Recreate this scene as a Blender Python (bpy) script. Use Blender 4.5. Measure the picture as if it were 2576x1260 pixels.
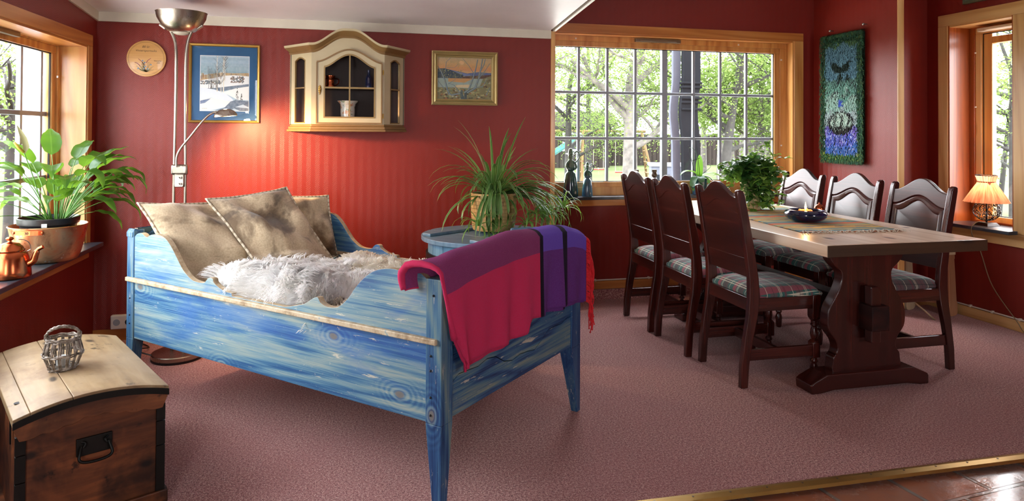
import bpy, math, random
import numpy as np
from math import sin, cos, pi, radians as R
from mathutils import Vector, Matrix, noise as mnoise

for _o in list(bpy.data.objects): bpy.data.objects.remove(_o)
S = bpy.context.scene
COL = S.collection

# ------------------------------------------------------------------ camera
F_, YAW, PIT, ROL, CYP = 1717.6, .23846, .01238, .005633, 311.3
_w = Vector((sin(YAW)*cos(PIT), cos(YAW)*cos(PIT), sin(PIT)))
_r = Vector((cos(YAW), -sin(YAW), 0)); _u = _r.cross(_w)
_r2 = _r*cos(ROL)+_u*sin(ROL); _u2 = -_r*sin(ROL)+_u*cos(ROL)
cd = bpy.data.cameras.new('camera'); cam = bpy.data.objects.new('camera', cd); COL.objects.link(cam)
cam.matrix_world = Matrix(((_r2.x, _u2.x, -_w.x, 0), (_r2.y, _u2.y, -_w.y, 0), (_r2.z, _u2.z, -_w.z, 1.3), (0, 0, 0, 1)))
cd.sensor_width = 36; cd.lens = F_/2576*36
cd.shift_x = 0; cd.shift_y = -(630-CYP)/2576
cd.clip_start = .02; cd.clip_end = 500
S.camera = cam

# ------------------------------------------------------------------ sky and exposure
SKY = 8.0
wd = bpy.data.worlds.new('sky'); S.world = wd; wd.use_nodes = True
_nt = wd.node_tree; _bg = _nt.nodes['Background']
_tc = _nt.nodes.new('ShaderNodeTexCoord'); _sep = _nt.nodes.new('ShaderNodeSeparateXYZ'); _rmp = _nt.nodes.new('ShaderNodeValToRGB')
_nt.links.new(_tc.outputs['Generated'], _sep.inputs[0]); _nt.links.new(_sep.outputs['Z'], _rmp.inputs[0])
_rmp.color_ramp.elements[0].position = 0.0; _rmp.color_ramp.elements[0].color = (.98, .98, 1, 1)
_rmp.color_ramp.elements[1].position = .7; _rmp.color_ramp.elements[1].color = (.90, .94, 1, 1)
_nt.links.new(_rmp.outputs[0], _bg.inputs[0]); _bg.inputs[1].default_value = SKY
try:
    wd.cycles.sampling_method = 'MANUAL'; wd.cycles.sample_map_resolution = 256
except Exception: pass
S.view_settings.view_transform = 'Standard'; S.view_settings.look = 'None'
S.view_settings.exposure = 1.22; S.view_settings.gamma = 1; S.view_settings.use_curve_mapping = False
S.cycles.max_bounces = 9; S.cycles.diffuse_bounces = 6; S.cycles.glossy_bounces = 3
S.cycles.transmission_bounces = 6; S.cycles.transparent_max_bounces = 12
S.cycles.caustics_reflective = False; S.cycles.caustics_refractive = False
S.cycles.sample_clamp_indirect = 6

def portal(name, loc, rot, sx, sy):
    l = bpy.data.lights.new(name, 'AREA'); l.shape = 'RECTANGLE'; l.size = sx; l.size_y = sy
    l.cycles.is_portal = True
    o = bpy.data.objects.new(name, l); COL.objects.link(o); o.location = loc; o.rotation_euler = rot
    return o
portal('daylight_back_window', (2.55, 5.19, 1.44), (R(-90), 0, 0), 2.05, 1.1)
portal('daylight_left_window', (-1.68, 3.35, 1.2), (0, R(-90), 0), 1.1, 2.2)
portal('daylight_right_window', (4.6, 3.92, 1.35), (0, R(90), 0), 1.4, .5)
portal('fill_opening_left', (-1.05, -1.97, 1.35), (R(90), 0, 0), .7, 1.5)  # portal for an opening added behind the camera as fill light
portal('fill_opening_right', (3.4, -1.97, 1.5), (R(90), 0, 0), .9, 1.0)  # portal for the second added fill opening, also unseen

# ------------------------------------------------------------------ material helpers
def hx(s):
    s = s.lstrip('#'); v = [int(s[i:i+2], 16)/255 for i in (0, 2, 4)]
    return tuple(c/12.92 if c <= .04045 else ((c+.055)/1.055)**2.4 for c in v)+(1,)

class NT:
    def __init__(s, name):
        s.m = bpy.data.materials.new(name); s.m.use_nodes = True
        s.t = s.m.node_tree; s.b = s.t.nodes['Principled BSDF']; s._c = None
    def n(s, k, **kw):
        a = s.t.nodes.new('ShaderNode'+k)
        for q, v in kw.items(): setattr(a, q, v)
        return a
    def put(s, sock, v):
        if isinstance(v, bpy.types.NodeSocket): s.t.links.new(v, sock)
        elif v is not None:
            if sock.type == 'RGBA' and not hasattr(v, '__len__'): v = (v, v, v, 1)
            sock.default_value = v
    def co(s, which='Object'):
        if which == 'UV' and False: pass
        if s._c is None: s._c = s.n('TexCoord')
        return s._c.outputs[which]
    def map(s, sc=(1, 1, 1), rot=(0, 0, 0), loc=(0, 0, 0), v=None):
        a = s.n('Mapping'); s.put(a.inputs[0], v or s.co()); a.inputs[1].default_value = loc
        a.inputs[2].default_value = rot; a.inputs[3].default_value = sc; return a.outputs[0]
    def noise(s, v=None, sc=5, det=3, ro=.5, dis=0):
        a = s.n('TexNoise'); s.put(a.inputs['Vector'], v or s.co()); a.inputs['Scale'].default_value = sc
        a.inputs['Detail'].default_value = det; a.inputs['Roughness'].default_value = ro; a.inputs['Distortion'].default_value = dis
        return a.outputs['Fac']
    def voro(s, v=None, sc=5, feat='F1', out='Distance', rnd=1):
        a = s.n('TexVoronoi', feature=feat); s.put(a.inputs['Vector'], v or s.co()); a.inputs['Scale'].default_value = sc
        a.inputs['Randomness'].default_value = rnd; return a.outputs[out]
    def wave(s, v=None, sc=5, dis=2, det=2, dsc=1, typ='BANDS', ax='X', prof='SIN'):
        a = s.n('TexWave', wave_type=typ, wave_profile=prof)
        if typ == 'BANDS': a.bands_direction = ax
        else: a.rings_direction = ax
        s.put(a.inputs['Vector'], v or s.co()); a.inputs['Scale'].default_value = sc
        a.inputs['Distortion'].default_value = dis; a.inputs['Detail'].default_value = det; a.inputs['Detail Scale'].default_value = dsc
        return a.outputs['Fac']
    def knot(s, ax, st, sc):
        x, y, z = s.sep()[:3]; a, b, c = {'x': (x, y, z), 'y': (y, x, z), 'z': (z, x, y)}[ax]
        w = s.math('MULTIPLY', s.noise(sc=9, det=2), .03)
        n = s.n('TexVoronoi', feature='F1', voronoi_dimensions='2D'); n.inputs['Scale'].default_value = sc; n.inputs['Randomness'].default_value = 1
        s.put(n.inputs['Vector'], s.comb(s.math('ADD', s.math('MULTIPLY', a, st), w), s.math('ADD', b, s.math('MULTIPLY', c, .97)), 0)); return n.outputs['Distance']
    def ramp(s, f, st, interp='LINEAR'):
        a = s.n('ValToRGB'); s.put(a.inputs[0], f); e = a.color_ramp.elements; a.color_ramp.interpolation = interp
        while len(e) < len(st): e.new(.5)
        for i, (p, c) in enumerate(st):
            e[i].position = p
            e[i].color = hx(c) if isinstance(c, str) else ((c, c, c, 1) if not hasattr(c, '__len__') else c)
        return a.outputs[0]
    def mix(s, f, a, b, mode='MIX'):
        m = s.n('Mix', data_type='RGBA', blend_type=mode)
        s.put(m.inputs[0], f)
        s.put(m.inputs[6], hx(a) if isinstance(a, str) else a); s.put(m.inputs[7], hx(b) if isinstance(b, str) else b)
        return m.outputs[2]
    def math(s, op, a, b=None, c=None, clamp=False):
        m = s.n('Math', operation=op); m.use_clamp = clamp
        for i, v in enumerate((a, b, c)):
            if v is not None: s.put(m.inputs[i], v)
        return m.outputs[0]
    def sep(s, v=None):
        a = s.n('SeparateXYZ'); s.put(a.inputs[0], v or s.co()); return a.outputs
    def comb(s, x=0, y=0, z=0):
        a = s.n('CombineXYZ')
        for i, v in enumerate((x, y, z)): s.put(a.inputs[i], v)
        return a.outputs[0]
    def bump(s, h, st=.3, d=.01):
        a = s.n('Bump'); s.put(a.inputs['Height'], h); a.inputs['Strength'].default_value = st; a.inputs['Distance'].default_value = d
        s.t.links.new(a.outputs[0], s.b.inputs['Normal']); return a.outputs[0]
    def band(s, u, c, w):     # 1 inside |u-c|<w
        return s.math('LESS_THAN', s.math('ABSOLUTE', s.math('SUBTRACT', u, c)), w)
    def fin(s, base=None, rough=None, metal=None, spec=None, **kw):
        b = s.b.inputs
        if base is not None: s.put(b['Base Color'], hx(base) if isinstance(base, str) else base)
        if rough is not None: s.put(b['Roughness'], rough)
        if metal is not None: s.put(b['Metallic'], metal)
        if spec is not None: s.put(b['Specular IOR Level'], spec)
        for k, v in kw.items(): s.put(b[k.replace('_', ' ')], hx(v) if isinstance(v, str) else v)
        return s.m
M = {}
def plain(n, c, ro=.5, me=0, spec=.5, nz=0, nsc=8, **kw):
    t = NT(n)
    if nz:
        f = t.noise(sc=nsc, det=4)
        c0 = hx(c); d = tuple(v*(1-nz) for v in c0[:3])+(1,); e = tuple(min(1, v*(1+nz)) for v in c0[:3])+(1,)
        base = t.ramp(f, [(.3, d), (.7, e)])
        t.bump(f, .1, .003)
    else: base = c
    M[n] = t.fin(base, ro, me, spec, **kw); return M[n]

def wood(n, cs, ax='x', ro=.45, sc=1, grain=.5, knots=0, spec=.4, coat=0, wv=6, bump=.15, stretch=.07):
    t = NT(n); i = 'xyz'.index(ax)
    s1 = [1, 1, 1]; s1[i] = stretch; s1 = [q*sc for q in s1]
    v = t.map(tuple(s1))
    big = t.noise(v, 4, 2, .5, .3)
    ring = t.math('FRACT', t.math('MULTIPLY', big, wv))
    tri = t.math('ABSOLUTE', t.math('SUBTRACT', t.math('MULTIPLY', ring, 2), 1))
    s2 = [1, 1, 1]; s2[i] = .03
    fine = t.noise(t.map(tuple(s2)), 90*sc, 3, .6)
    f = t.math('ADD', t.math('MULTIPLY', tri, grain), t.math('MULTIPLY', fine, 1-grain))
    col = t.ramp(f, [(.15, cs[0]), (.5, cs[1]), (.85, cs[2])])
    if knots:
        d = t.knot(ax, .5, knots)
        k = t.ramp(d, [(.0, 1.0), (.06, .9), (.12, 0.0)])
        k2 = t.math('MULTIPLY', k, t.math('GREATER_THAN', t.noise(sc=knots*.9, det=0), .44))
        col = t.mix(k2, col, cs[3] if len(cs) > 3 else cs[0])
    t.bump(f, bump, .002)
    M[n] = t.fin(col, ro, 0, spec, Coat_Weight=coat, Coat_Roughness=.2); return M[n]

# ------------------------------------------------------------------ geometry helpers
class G:
    def __init__(s): s.v = []; s.f = []; s.mi = []; s.uv = []; s.c = []
    def add(s, vs, fs, mi=0, T=None, uv=None, col=None):
        b = len(s.v)
        if T is not None: vs = [tuple(T @ Vector(p)) for p in vs]
        s.v += [tuple(p) for p in vs]
        s.f += [tuple(b+i for i in f) for f in fs]
        s.mi += ([mi]*len(fs) if isinstance(mi, int) else list(mi))
        s.uv += list(uv) if uv is not None else [(0, 0)]*len(vs)
        s.c += ([col]*len(vs) if (col is None or not hasattr(col[0], '__len__')) else list(col))
        return s
    def box(s, x0, x1, y0, y1, z0, z1, mi=0, T=None):
        if x0 > x1: x0, x1 = x1, x0
        if y0 > y1: y0, y1 = y1, y0
        if z0 > z1: z0, z1 = z1, z0
        vs = [(x, y, z) for z in (z0, z1) for y in (y0, y1) for x in (x0, x1)]
        return s.add(vs, [(0, 2, 3, 1), (4, 5, 7, 6), (0, 1, 5, 4), (2, 6, 7, 3), (0, 4, 6, 2), (1, 3, 7, 5)], mi, T)
    def hexa(s, b, t, mi=0, T=None):   # bottom 4 pts ccw, top 4 pts ccw
        return s.add(list(b)+list(t), [(3, 2, 1, 0), (4, 5, 6, 7), (0, 1, 5, 4), (1, 2, 6, 5), (2, 3, 7, 6), (3, 0, 4, 7)], mi, T)
    def prism(s, poly, d0, d1, plane='xz', mi=0, smi=None, T=None, fn=None):
        a = sum(poly[i][0]*poly[(i+1) % len(poly)][1]-poly[(i+1) % len(poly)][0]*poly[i][1] for i in range(len(poly)))
        if a < 0: poly = poly[::-1]
        def P(p, d):
            return {'xz': (p[0], d, p[1]), 'yz': (d, p[0], p[1]), 'xy': (p[0], p[1], d)}[plane]
        n = len(poly); vs = [P(p, d0) for p in poly]+[P(p, d1) for p in poly]
        if fn: vs = [fn(p) for p in vs]
        flip = (plane == 'xz') != (d1 < d0)
        A = tuple(range(n)); B = tuple(range(2*n-1, n-1, -1))
        fs = [A[::-1], B[::-1]]+[(i, (i+1) % n, n+(i+1) % n, n+i) for i in range(n)]
        if flip: fs = [f[::-1] for f in fs]
        smi = mi if smi is None else smi
        return s.add(vs, fs, [mi, mi]+[smi]*n, T)
    def lathe(s, prof, n=24, c=(0, 0, 0), mi=0, T=None, sx=1, sy=1, cap=True):
        vs = []; uv = []
        for j, (r, z) in enumerate(prof):
            for i in range(n):
                a = 2*pi*i/n; vs.append((c[0]+r*cos(a)*sx, c[1]+r*sin(a)*sy, c[2]+z)); uv.append((i/n, j/max(1, len(prof)-1)))
        fs = []
        for j in range(len(prof)-1):
            for i in range(n):
                k = (i+1) % n; fs.append((j*n+i, j*n+k, (j+1)*n+k, (j+1)*n+i))
        if cap:
            if prof[0][0] > 1e-5: fs.append(tuple(range(n-1, -1, -1)))
            if prof[-1][0] > 1e-5: b = (len(prof)-1)*n; fs.append(tuple(range(b, b+n)))
        return s.add(vs, fs, mi, T, uv)
    def tube(s, pts, r, n=8, mi=0, closed=False, T=None, cap=True):
        pts = [Vector(p) for p in pts]; m = len(pts); rs = r if hasattr(r, '__len__') else [r]*m
        vs = []; uv = []; prev = None
        for i, p in enumerate(pts):
            if closed: t = pts[(i+1) % m]-pts[i-1]
            else: t = pts[min(i+1, m-1)]-pts[max(i-1, 0)]
            if t.length < 1e-9: t = Vector((0, 0, 1))
            t.normalize()
            if prev is None:
                h = Vector((0, 0, 1)) if abs(t.z) < .9 else Vector((1, 0, 0)); a = t.cross(h).normalized()
            else:
                a = prev-t*prev.dot(t)
                a = a.normalized() if a.length > 1e-6 else t.orthogonal().normalized()
            prev = a; b = t.cross(a)
            for k in range(n):
                an = 2*pi*k/n; vs.append(p+(a*cos(an)+b*sin(an))*rs[i]); uv.append((k/n, i/m))
        fs = []
        for i in range(m if closed else m-1):
            j = (i+1) % m
            for k in range(n):
                l = (k+1) % n; fs.append((i*n+k, i*n+l, j*n+l, j*n+k))
        if cap and not closed: fs += [tuple(range(n-1, -1, -1)), tuple(range((m-1)*n, m*n))]
        return s.add(vs, fs, mi, T, uv)
    def cyl(s, p, r, h, n=20, mi=0, ax='z', T=None):
        d = {'x': (h, 0, 0), 'y': (0, h, 0), 'z': (0, 0, h)}[ax]
        return s.tube([p, (p[0]+d[0], p[1]+d[1], p[2]+d[2])], r, n, mi, T=T)
    def grid(s, fn, nu, nv, mi=0, T=None, col=None):
        vs = []; uv = []; cc = []
        for j in range(nv+1):
            for i in range(nu+1):
                u, v = i/nu, j/nv; vs.append(fn(u, v)); uv.append((u, v))
                if col: cc.append(col(u, v))
        fs = [(j*(nu+1)+i, j*(nu+1)+i+1, (j+1)*(nu+1)+i+1, (j+1)*(nu+1)+i) for j in range(nv) for i in range(nu)]
        return s.add(vs, fs, mi, T, uv, cc if col else None)
    def sphere(s, c, r, n=12, m=8, mi=0, sc=(1, 1, 1), T=None):
        prof = [(max(1e-6, r*sin(pi*j/m)), -r*cos(pi*j/m)*sc[2]) for j in range(m+1)]
        return s.lathe(prof, n, c, mi, T, sc[0], sc[1], cap=False)
    def leaf(s, pts, w, up=(0, 0, 1), fold=.25, mi=0, T=None, shape=None, col=None):
        """blade: centre line pts, max width w, width profile shape(t)"""
        pts = [Vector(p) for p in pts]; m = len(pts); up = Vector(up); vs = []; uv = []
        shape = shape or (lambda t: (1-t**3)*min(1, .35+t*3))
        for i, p in enumerate(pts):
            t = (pts[min(i+1, m-1)]-pts[max(i-1, 0)]); t = t.normalized() if t.length > 1e-9 else Vector((0, 0, 1))
            sd = t.cross(up)
            sd = sd.normalized() if sd.length > 1e-4 else t.orthogonal().normalized()
            nn = sd.cross(t); ww = w*.5*max(.02, shape(i/(m-1)))
            vs += [p-sd*ww+nn*ww*fold, p, p+sd*ww+nn*ww*fold]; uv += [(0, i/(m-1)), (.5, i/(m-1)), (1, i/(m-1))]
        fs = []
        for i in range(m-1):
            a = i*3; fs += [(a, a+1, a+4, a+3), (a+1, a+2, a+5, a+4)]
        return s.add(vs, fs, mi, T, uv, col)
    def build(s, name, mats, parent=None, smooth=None, bevel=0, loc=None, rot=None, seg=2, sub=0, weld=False, solid=0):
        me = bpy.data.meshes.new(name); me.from_pydata(s.v, [], s.f)
        if not isinstance(mats, (list, tuple)): mats = [mats]
        for m in mats: me.materials.append(M[m] if isinstance(m, str) else m)
        if any(s.mi): me.polygons.foreach_set('material_index', s.mi)
        if any(u != (0, 0) for u in s.uv[:400]) or any(u != (0, 0) for u in s.uv):
            uvl = me.uv_layers.new(name='UVMap'); li = np.empty(len(me.loops), dtype=np.int32); me.loops.foreach_get('vertex_index', li)
            uvl.data.foreach_set('uv', np.array(s.uv, dtype=np.float32)[li].ravel())
        if any(c is not None for c in s.c):
            a = me.color_attributes.new('Col', 'FLOAT_COLOR', 'POINT')
            arr = np.array([(tuple(c)[:3]+(1,)) if c is not None else (1, 1, 1, 1) for c in s.c], dtype=np.float32)
            a.data.foreach_set('color', arr.ravel())
        me.update()
        if smooth is not None:
            me.polygons.foreach_set('use_smooth', [True]*len(me.polygons))
            if smooth < 180: me.set_sharp_from_angle(angle=R(smooth))
        o = bpy.data.objects.new(name, me); COL.objects.link(o)
        if parent is not None: o.parent = parent
        if loc is not None: o.location = loc
        if rot is not None: o.rotation_euler = rot
        if weld:
            w = o.modifiers.new('weld', 'WELD'); w.merge_threshold = .0004
        if solid:
            w = o.modifiers.new('solid', 'SOLIDIFY'); w.thickness = solid; w.offset = 0
        if bevel:
            b = o.modifiers.new('bevel', 'BEVEL'); b.width = bevel; b.segments = seg; b.limit_method = 'ANGLE'; b.angle_limit = R(40)
            b.harden_normals = False
        if sub:
            b = o.modifiers.new('sub', 'SUBSURF'); b.levels = sub; b.render_levels = sub
        return o

def thing(name, label, cat, loc=(0, 0, 0), rz=0, group=None):
    o = bpy.data.objects.new(name, None); COL.objects.link(o); o.location = loc; o.rotation_euler = (0, 0, rz)
    o.empty_display_size = .1
    return tag(o, label, cat, group)
def tag(o, label, cat, group=None, kind=None):
    o['label'] = label; o['category'] = cat
    if group: o['group'] = group
    if kind: o['kind'] = kind
    return o
def struct(o, label=None):
    o['kind'] = 'structure'
    if label: o['label'] = label
    return o
def copy_tree(o, parent=None):
    c = o.copy(); COL.objects.link(c)
    if parent is not None: c.parent = parent
    for ch in o.children: copy_tree(ch, c)
    return c
def sm(a, b, x):
    t = min(1, max(0, (x-a)/(b-a))); return t*t*(3-2*t)
def lerp(l, x):   # piecewise linear table
    if x <= l[0][0]: return l[0][1]
    for (a, p), (b, q) in zip(l, l[1:]):
        if x <= b: return p+(q-p)*(x-a)/(b-a)
    return l[-1][1]
def smooth_poly(pts, k=4):   # catmull-rom through open points
    out = []; n = len(pts)
    for i in range(n-1):
        p0, p1, p2, p3 = pts[max(i-1, 0)], pts[i], pts[i+1], pts[min(i+2, n-1)]
        for j in range(k):
            t = j/k
            out.append(tuple(.5*((2*p1[d])+(-p0[d]+p2[d])*t+(2*p0[d]-5*p1[d]+4*p2[d]-p3[d])*t*t+(-p0[d]+3*p1[d]-3*p2[d]+p3[d])*t**3) for d in range(len(p1))))
    out.append(tuple(pts[-1])); return out
def text(body, name, size, mat, parent, loc, rot, shear=0, align='CENTER', ext=.0004):
    c = bpy.data.curves.new(name, 'FONT'); c.body = body; c.size = size; c.extrude = ext; c.shear = shear; c.align_x = align
    f = bpy.data.objects.new(name, c); COL.objects.link(f); bpy.context.view_layer.update()
    me = bpy.data.meshes.new_from_object(f.evaluated_get(bpy.context.evaluated_depsgraph_get())); bpy.data.objects.remove(f)
    me.materials.clear(); me.materials.append(M[mat]); o = bpy.data.objects.new(name, me); COL.objects.link(o); o.parent = parent
    o.location = loc; o.rotation_euler = rot; return o
# ------------------------------------------------------------------ room materials
def wallpaper(n, ax):
    t = NT(n); x, y, z = t.sep()[:3]
    u = {'x': x, 'y': y}[ax]
    P = .056
    tri = t.math('PINGPONG', u, P/2)                     # 0..P/2
    v = t.math('ADD', z, t.math('MULTIPLY', tri, 1.35))
    k = t.math('FRACT', t.math('DIVIDE', v, .0125))
    h = t.ramp(k, [(0, 0.0), (.18, 1.0), (.42, 1.0), (.62, 0.0)])
    nz = t.noise(sc=140, det=2)
    h2 = t.math('MULTIPLY', h, t.math('ADD', t.math('MULTIPLY', nz, .7), .6))
    base = t.ramp(h2, [(.1, '#6e180e'), (.9, '#8b2415')])
    t.bump(h2, .32, .0025)
    M[n] = t.fin(base, .45, 0, .4, Coat_Weight=.10, Coat_Roughness=.36)
wallpaper('wallpaper_x', 'x'); wallpaper('wallpaper_y', 'y')
t = NT('carpet'); a = t.noise(sc=260, det=1, ro=.7); b = t.noise(sc=110, det=2, ro=.6); c_ = t.noise(sc=1.3, det=2)
f = t.math('ADD', t.math('MULTIPLY', a, .6), t.math('MULTIPLY', b, .4))
col = t.ramp(f, [(.38, '#552f31'), (.46, '#985d5e'), (.54, '#ba8880'), (.62, '#e0c4b6')])
col = t.mix(t.ramp(c_, [(.4, .0), (.62, .28)]), col, '#97595c')
t.bump(f, .8, .006); M['carpet'] = t.fin(col, .95, 0, .1, Sheen_Weight=.25, Sheen_Roughness=.5)
t = NT('white_paint'); f = t.noise(sc=3, det=3); t.bump(t.noise(sc=60, det=2), .05, .002)
M['white_paint'] = t.fin(t.ramp(f, [(.3, '#e4dde2'), (.7, '#eee8ec')]), .4, 0, .5)
plain('trim_white', '#d6cfbf', .4, nz=.06)
plain('shadow_gap', '#15110f', .9)
wood('pine_orange_x', ['#a8652c', '#bd7a3a', '#c98a48', '#7a4018'], 'x', .32, coat=.35, wv=7)
wood('pine_orange_y', ['#a8652c', '#bd7a3a', '#c98a48', '#7a4018'], 'y', .32, coat=.35, wv=7)
wood('pine_orange_z', ['#b06f33', '#cb9150', '#dba862', '#8a4c1e'], 'z', .32, coat=.35, wv=8)
wood('pine_pale_y', ['#b98a50', '#d2a86c', '#dcb67c', '#7a4018'], 'y', .4, knots=2.2, coat=.2)
wood('pine_pale_z', ['#b98a50', '#d2a86c', '#dcb67c', '#7a4018'], 'z', .4, knots=2.2, coat=.2)
wood('pine_lamplit_z', ['#7c3a12', '#96491a', '#a65822', '#5a2a0c'], 'z', .35, coat=.35, wv=8)  # orange lamplight on the right reveal is put into this wood colour
wood('pine_pale_x', ['#a87342', '#c4905a', '#cfa067', '#7a4018'], 'x', .4, coat=.2)
t = NT('slate'); f = t.noise(sc=6, det=6, ro=.7)
t.bump(f, .25, .004); M['slate'] = t.fin(t.ramp(f, [(.35, '#20242b'), (.55, '#3a4048'), (.75, '#555c66')]), .28, 0, .6)
plain('muntin', '#9aa4ae', .4); plain('gasket', '#0e1114', .5); plain('vent_metal', '#7b6b57', .35, .6)
plain('white_plastic', '#dedcd6', .35); plain('black_plastic', '#0d0e10', .4)
t = NT('glass'); M['glass'] = t.fin('#ffffff', .0, 0, .5)
t.t.nodes.remove(t.b); g_ = t.n('BsdfGlossy'); g_.inputs['Roughness'].default_value = .0; tr = t.n('BsdfTransparent'); mx = t.n('MixShader')
fr = t.n('Fresnel'); fr.inputs[0].default_value = 1.45
_ge = t.n('NewGeometry'); _ff = t.math('MULTIPLY', fr.outputs[0], t.math('SUBTRACT', 1.0, _ge.outputs['Backfacing']))
t.t.links.new(_ff, mx.inputs[0]); t.t.links.new(tr.outputs[0], mx.inputs[1]); t.t.links.new(g_.outputs[0], mx.inputs[2])
out = [n for n in t.t.nodes if n.type == 'OUTPUT_MATERIAL'][0]; t.t.links.new(mx.outputs[0], out.inputs[0])
# terracotta tiles, glazed
t = NT('terracotta_tiles'); v = t.map((1, 1, 1), (0, 0, R(-6)))
br = t.n('TexBrick'); t.put(br.inputs['Vector'], v); br.offset = 0.5; br.inputs['Scale'].default_value = 1
br.inputs['Brick Width'].default_value = .30; br.inputs['Row Height'].default_value = .30; br.inputs['Mortar Size'].default_value = .012
br.inputs['Mortar Smooth'].default_value = .5
br.inputs['Color1'].default_value = hx('#b06844'); br.inputs['Color2'].default_value = hx('#94705c'); br.inputs['Mortar'].default_value = hx('#857a6e')
nz = t.noise(sc=7, det=5, ro=.65)
col = t.mix(t.ramp(nz, [(.45, 0.0), (.7, .5)]), br.outputs['Color'], '#7a6c66')
hh = t.math('SUBTRACT', t.math('MULTIPLY', nz, .5), br.outputs['Fac'])
t.bump(hh, .6, .012); M['terracotta_tiles'] = t.fin(col, t.ramp(nz, [(.3, .12), (.7, .35)]), 0, .5, Coat_Weight=.5, Coat_Roughness=.12)
plain('brass', '#b08d4c', .35, .85, nz=.1)

# ------------------------------------------------------------------ room shell
XL, YA, XC, YW, XP, YN, XR, YF = -1.5, 4.70, 1.46, 5.047, 3.873, 4.347, 4.345, -2.0
ZL = 2.03; SL = .0945
def zc(y): return ZL+SL*(YA-y)
fl = G(); fl.add([(-1.5, .9, 0), (.6, .9, 0), (.6, 2.245, 0), (XR, 2.20, 0), (XR, 5.05, 0), (-1.5, 5.05, 0),
                  (-1.5, .9, -.02), (.6, .9, -.02), (.6, 2.245, -.02), (XR, 2.20, -.02), (XR, 5.05, -.02), (-1.5, 5.05, -.02)],
                 [(0, 1, 2, 3, 4, 5), (11, 10, 9, 8, 7, 6), (0, 6, 7, 1), (1, 7, 8, 2), (2, 8, 9, 3)])
struct(fl.build('floor', 'carpet'), 'speckled dusty pink carpet')
struct(G().box(XL-.1, XR+.1, YF-.1, 5.1, -.12, -.021).build('floor_tiles', 'terracotta_tiles'), 'glazed terracotta floor tiles')
tr_ = G().prism([(-.03, 0), (.03, 0), (.022, .008), (.006, .011), (-.022, .009)], -1.9, 1.9, 'yz')
o = tr_.build('trim_1', 'brass', loc=(2.47, 2.21, -.004), rot=(0, 0, R(-.68))); struct(o, 'brass coloured threshold strip between carpet and tiles')
sc_ = G()
for i in range(26): sc_.cyl((-1.85+i*.148, 0, .0105), .004, .0015, 8)
sc_.build('screw_heads', 'vent_metal', o)

def holed(name, kind, u0, u1, z0, z1, holes, d0, d1, mat, wallmats=None):
    """wall slab with rectangular holes; kind b: u=x, d=y ; l/r: u=y, d=x"""
    g = G(); us = sorted({u0, u1}|{h[0] for h in holes}|{h[1] for h in holes})
    for a, b in zip(us, us[1:]):
        hs = sorted([(h[2], h[3]) for h in holes if h[0] <= a+1e-6 and h[1] >= b-1e-6])
        z = z0
        for p, q in hs:
            if p > z: (g.box(a, b, d0, d1, z, p) if kind == 'b' else g.box(d0, d1, a, b, z, p))
            z = q
        if z < z1: (g.box(a, b, d0, d1, z, z1) if kind == 'b' else g.box(d0, d1, a, b, z, z1))
    return struct(g.build(name, mat))
WB = (1.47, 3.672, .80, 2.081)
WL = (2.1, 4.514, .63, 1.80)
WR = (3.64, 4.151, .66, 2.105)
w1 = G().box(-1.6, XC-.025, YA, YA+.1, -.02, 2.6); struct(w1.build('wall_back', 'wallpaper_x'), 'red herringbone papered wall behind the bed')
# return wall (side of the alcove) + corner bead
struct(G().box(XC-.025, XC-.005, YA+.012, YW, -.02, 2.9).build('wall_return', 'wallpaper_y'))
struct(G().box(XC-.033, XC, YA-.006, YA+.014, 0, 2.028).build('trim_2', 'pine_orange_z', bevel=.002), 'narrow wooden corner bead at the wall end')
holed('wall_window', 'b', XC-.03, XP+.6, -.02, 3.0, [WB], YW, YW+.09, 'wallpaper_x')
struct(G().box(XP, XP+.04, YN-.21, YW, -.02, 3.0).build('wall_partition', 'wallpaper_y'))
struct(G().box(XP-.002, XP+.048, YN-.21-.012, YN-.21, 0, 3.0).build('trim_3', 'pine_pale_z', bevel=.003), 'pale wooden edge board on the partition end')
struct(G().box(XP+.04, XR+.1, YN, YN+.1, -.02, 3.0).build('wall_niche', 'wallpaper_x'))
holed('wall_left', 'l', YF, YA, -.02, 2.7, [WL], XL, XL-.1, 'wallpaper_y')
holed('wall_right', 'r', YF, YN, -.02, 3.0, [WR], XR, XR+.1, 'wallpaper_y')
holed('wall_front', 'b', XL-.1, XR+.1, -.02, 3.0, [(-1.4, -.7, .6, 2.1), (2.95, 3.85, 1.0, 2.0)], YF, YF-.1, 'wallpaper_x')  # unseen wall; both openings added and sized to let fill light in
# ceilings
ce = G().add([(XL-.1, YA+.1, zc(YA+.1)), (XC-.04, YA+.1, zc(YA+.1)), (XC-.04, YF-.1, zc(YF-.1)), (XL-.1, YF-.1, zc(YF-.1)),
              (XL-.1, YA+.1, zc(YA+.1)+.05), (XC-.04, YA+.1, zc(YA+.1)+.05), (XC-.04, YF-.1, zc(YF-.1)+.05), (XL-.1, YF-.1, zc(YF-.1)+.05)],
             [(0, 1, 2, 3), (7, 6, 5, 4), (0, 4, 5, 1), (1, 5, 6, 2), (2, 6, 7, 3), (3, 7, 4, 0)])
struct(ce.build('ceiling', 'white_paint'), 'low sloping white painted ceiling')
struct(G().box(XC-.1, XR+.2, YF-.1, YW+.1, 2.95, 3.0).build('ceiling_high', 'white_paint'))
def sloped(x0, x1, y0, y1, dz0, dz1):
    return G().add([(x, y, zc(y)+dz) for dz in (dz0, dz1) for (x, y) in ((x0, y0), (x1, y0), (x1, y1), (x0, y1))],
                   [(3, 2, 1, 0), (4, 5, 6, 7), (0, 1, 5, 4), (1, 2, 6, 5), (2, 3, 7, 6), (3, 0, 4, 7)])
struct(sloped(XC-.022, XC, YF, YA, -.005, .10).build('trim_4', 'trim_white', bevel=.002), 'white edge board of the low ceiling')
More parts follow.
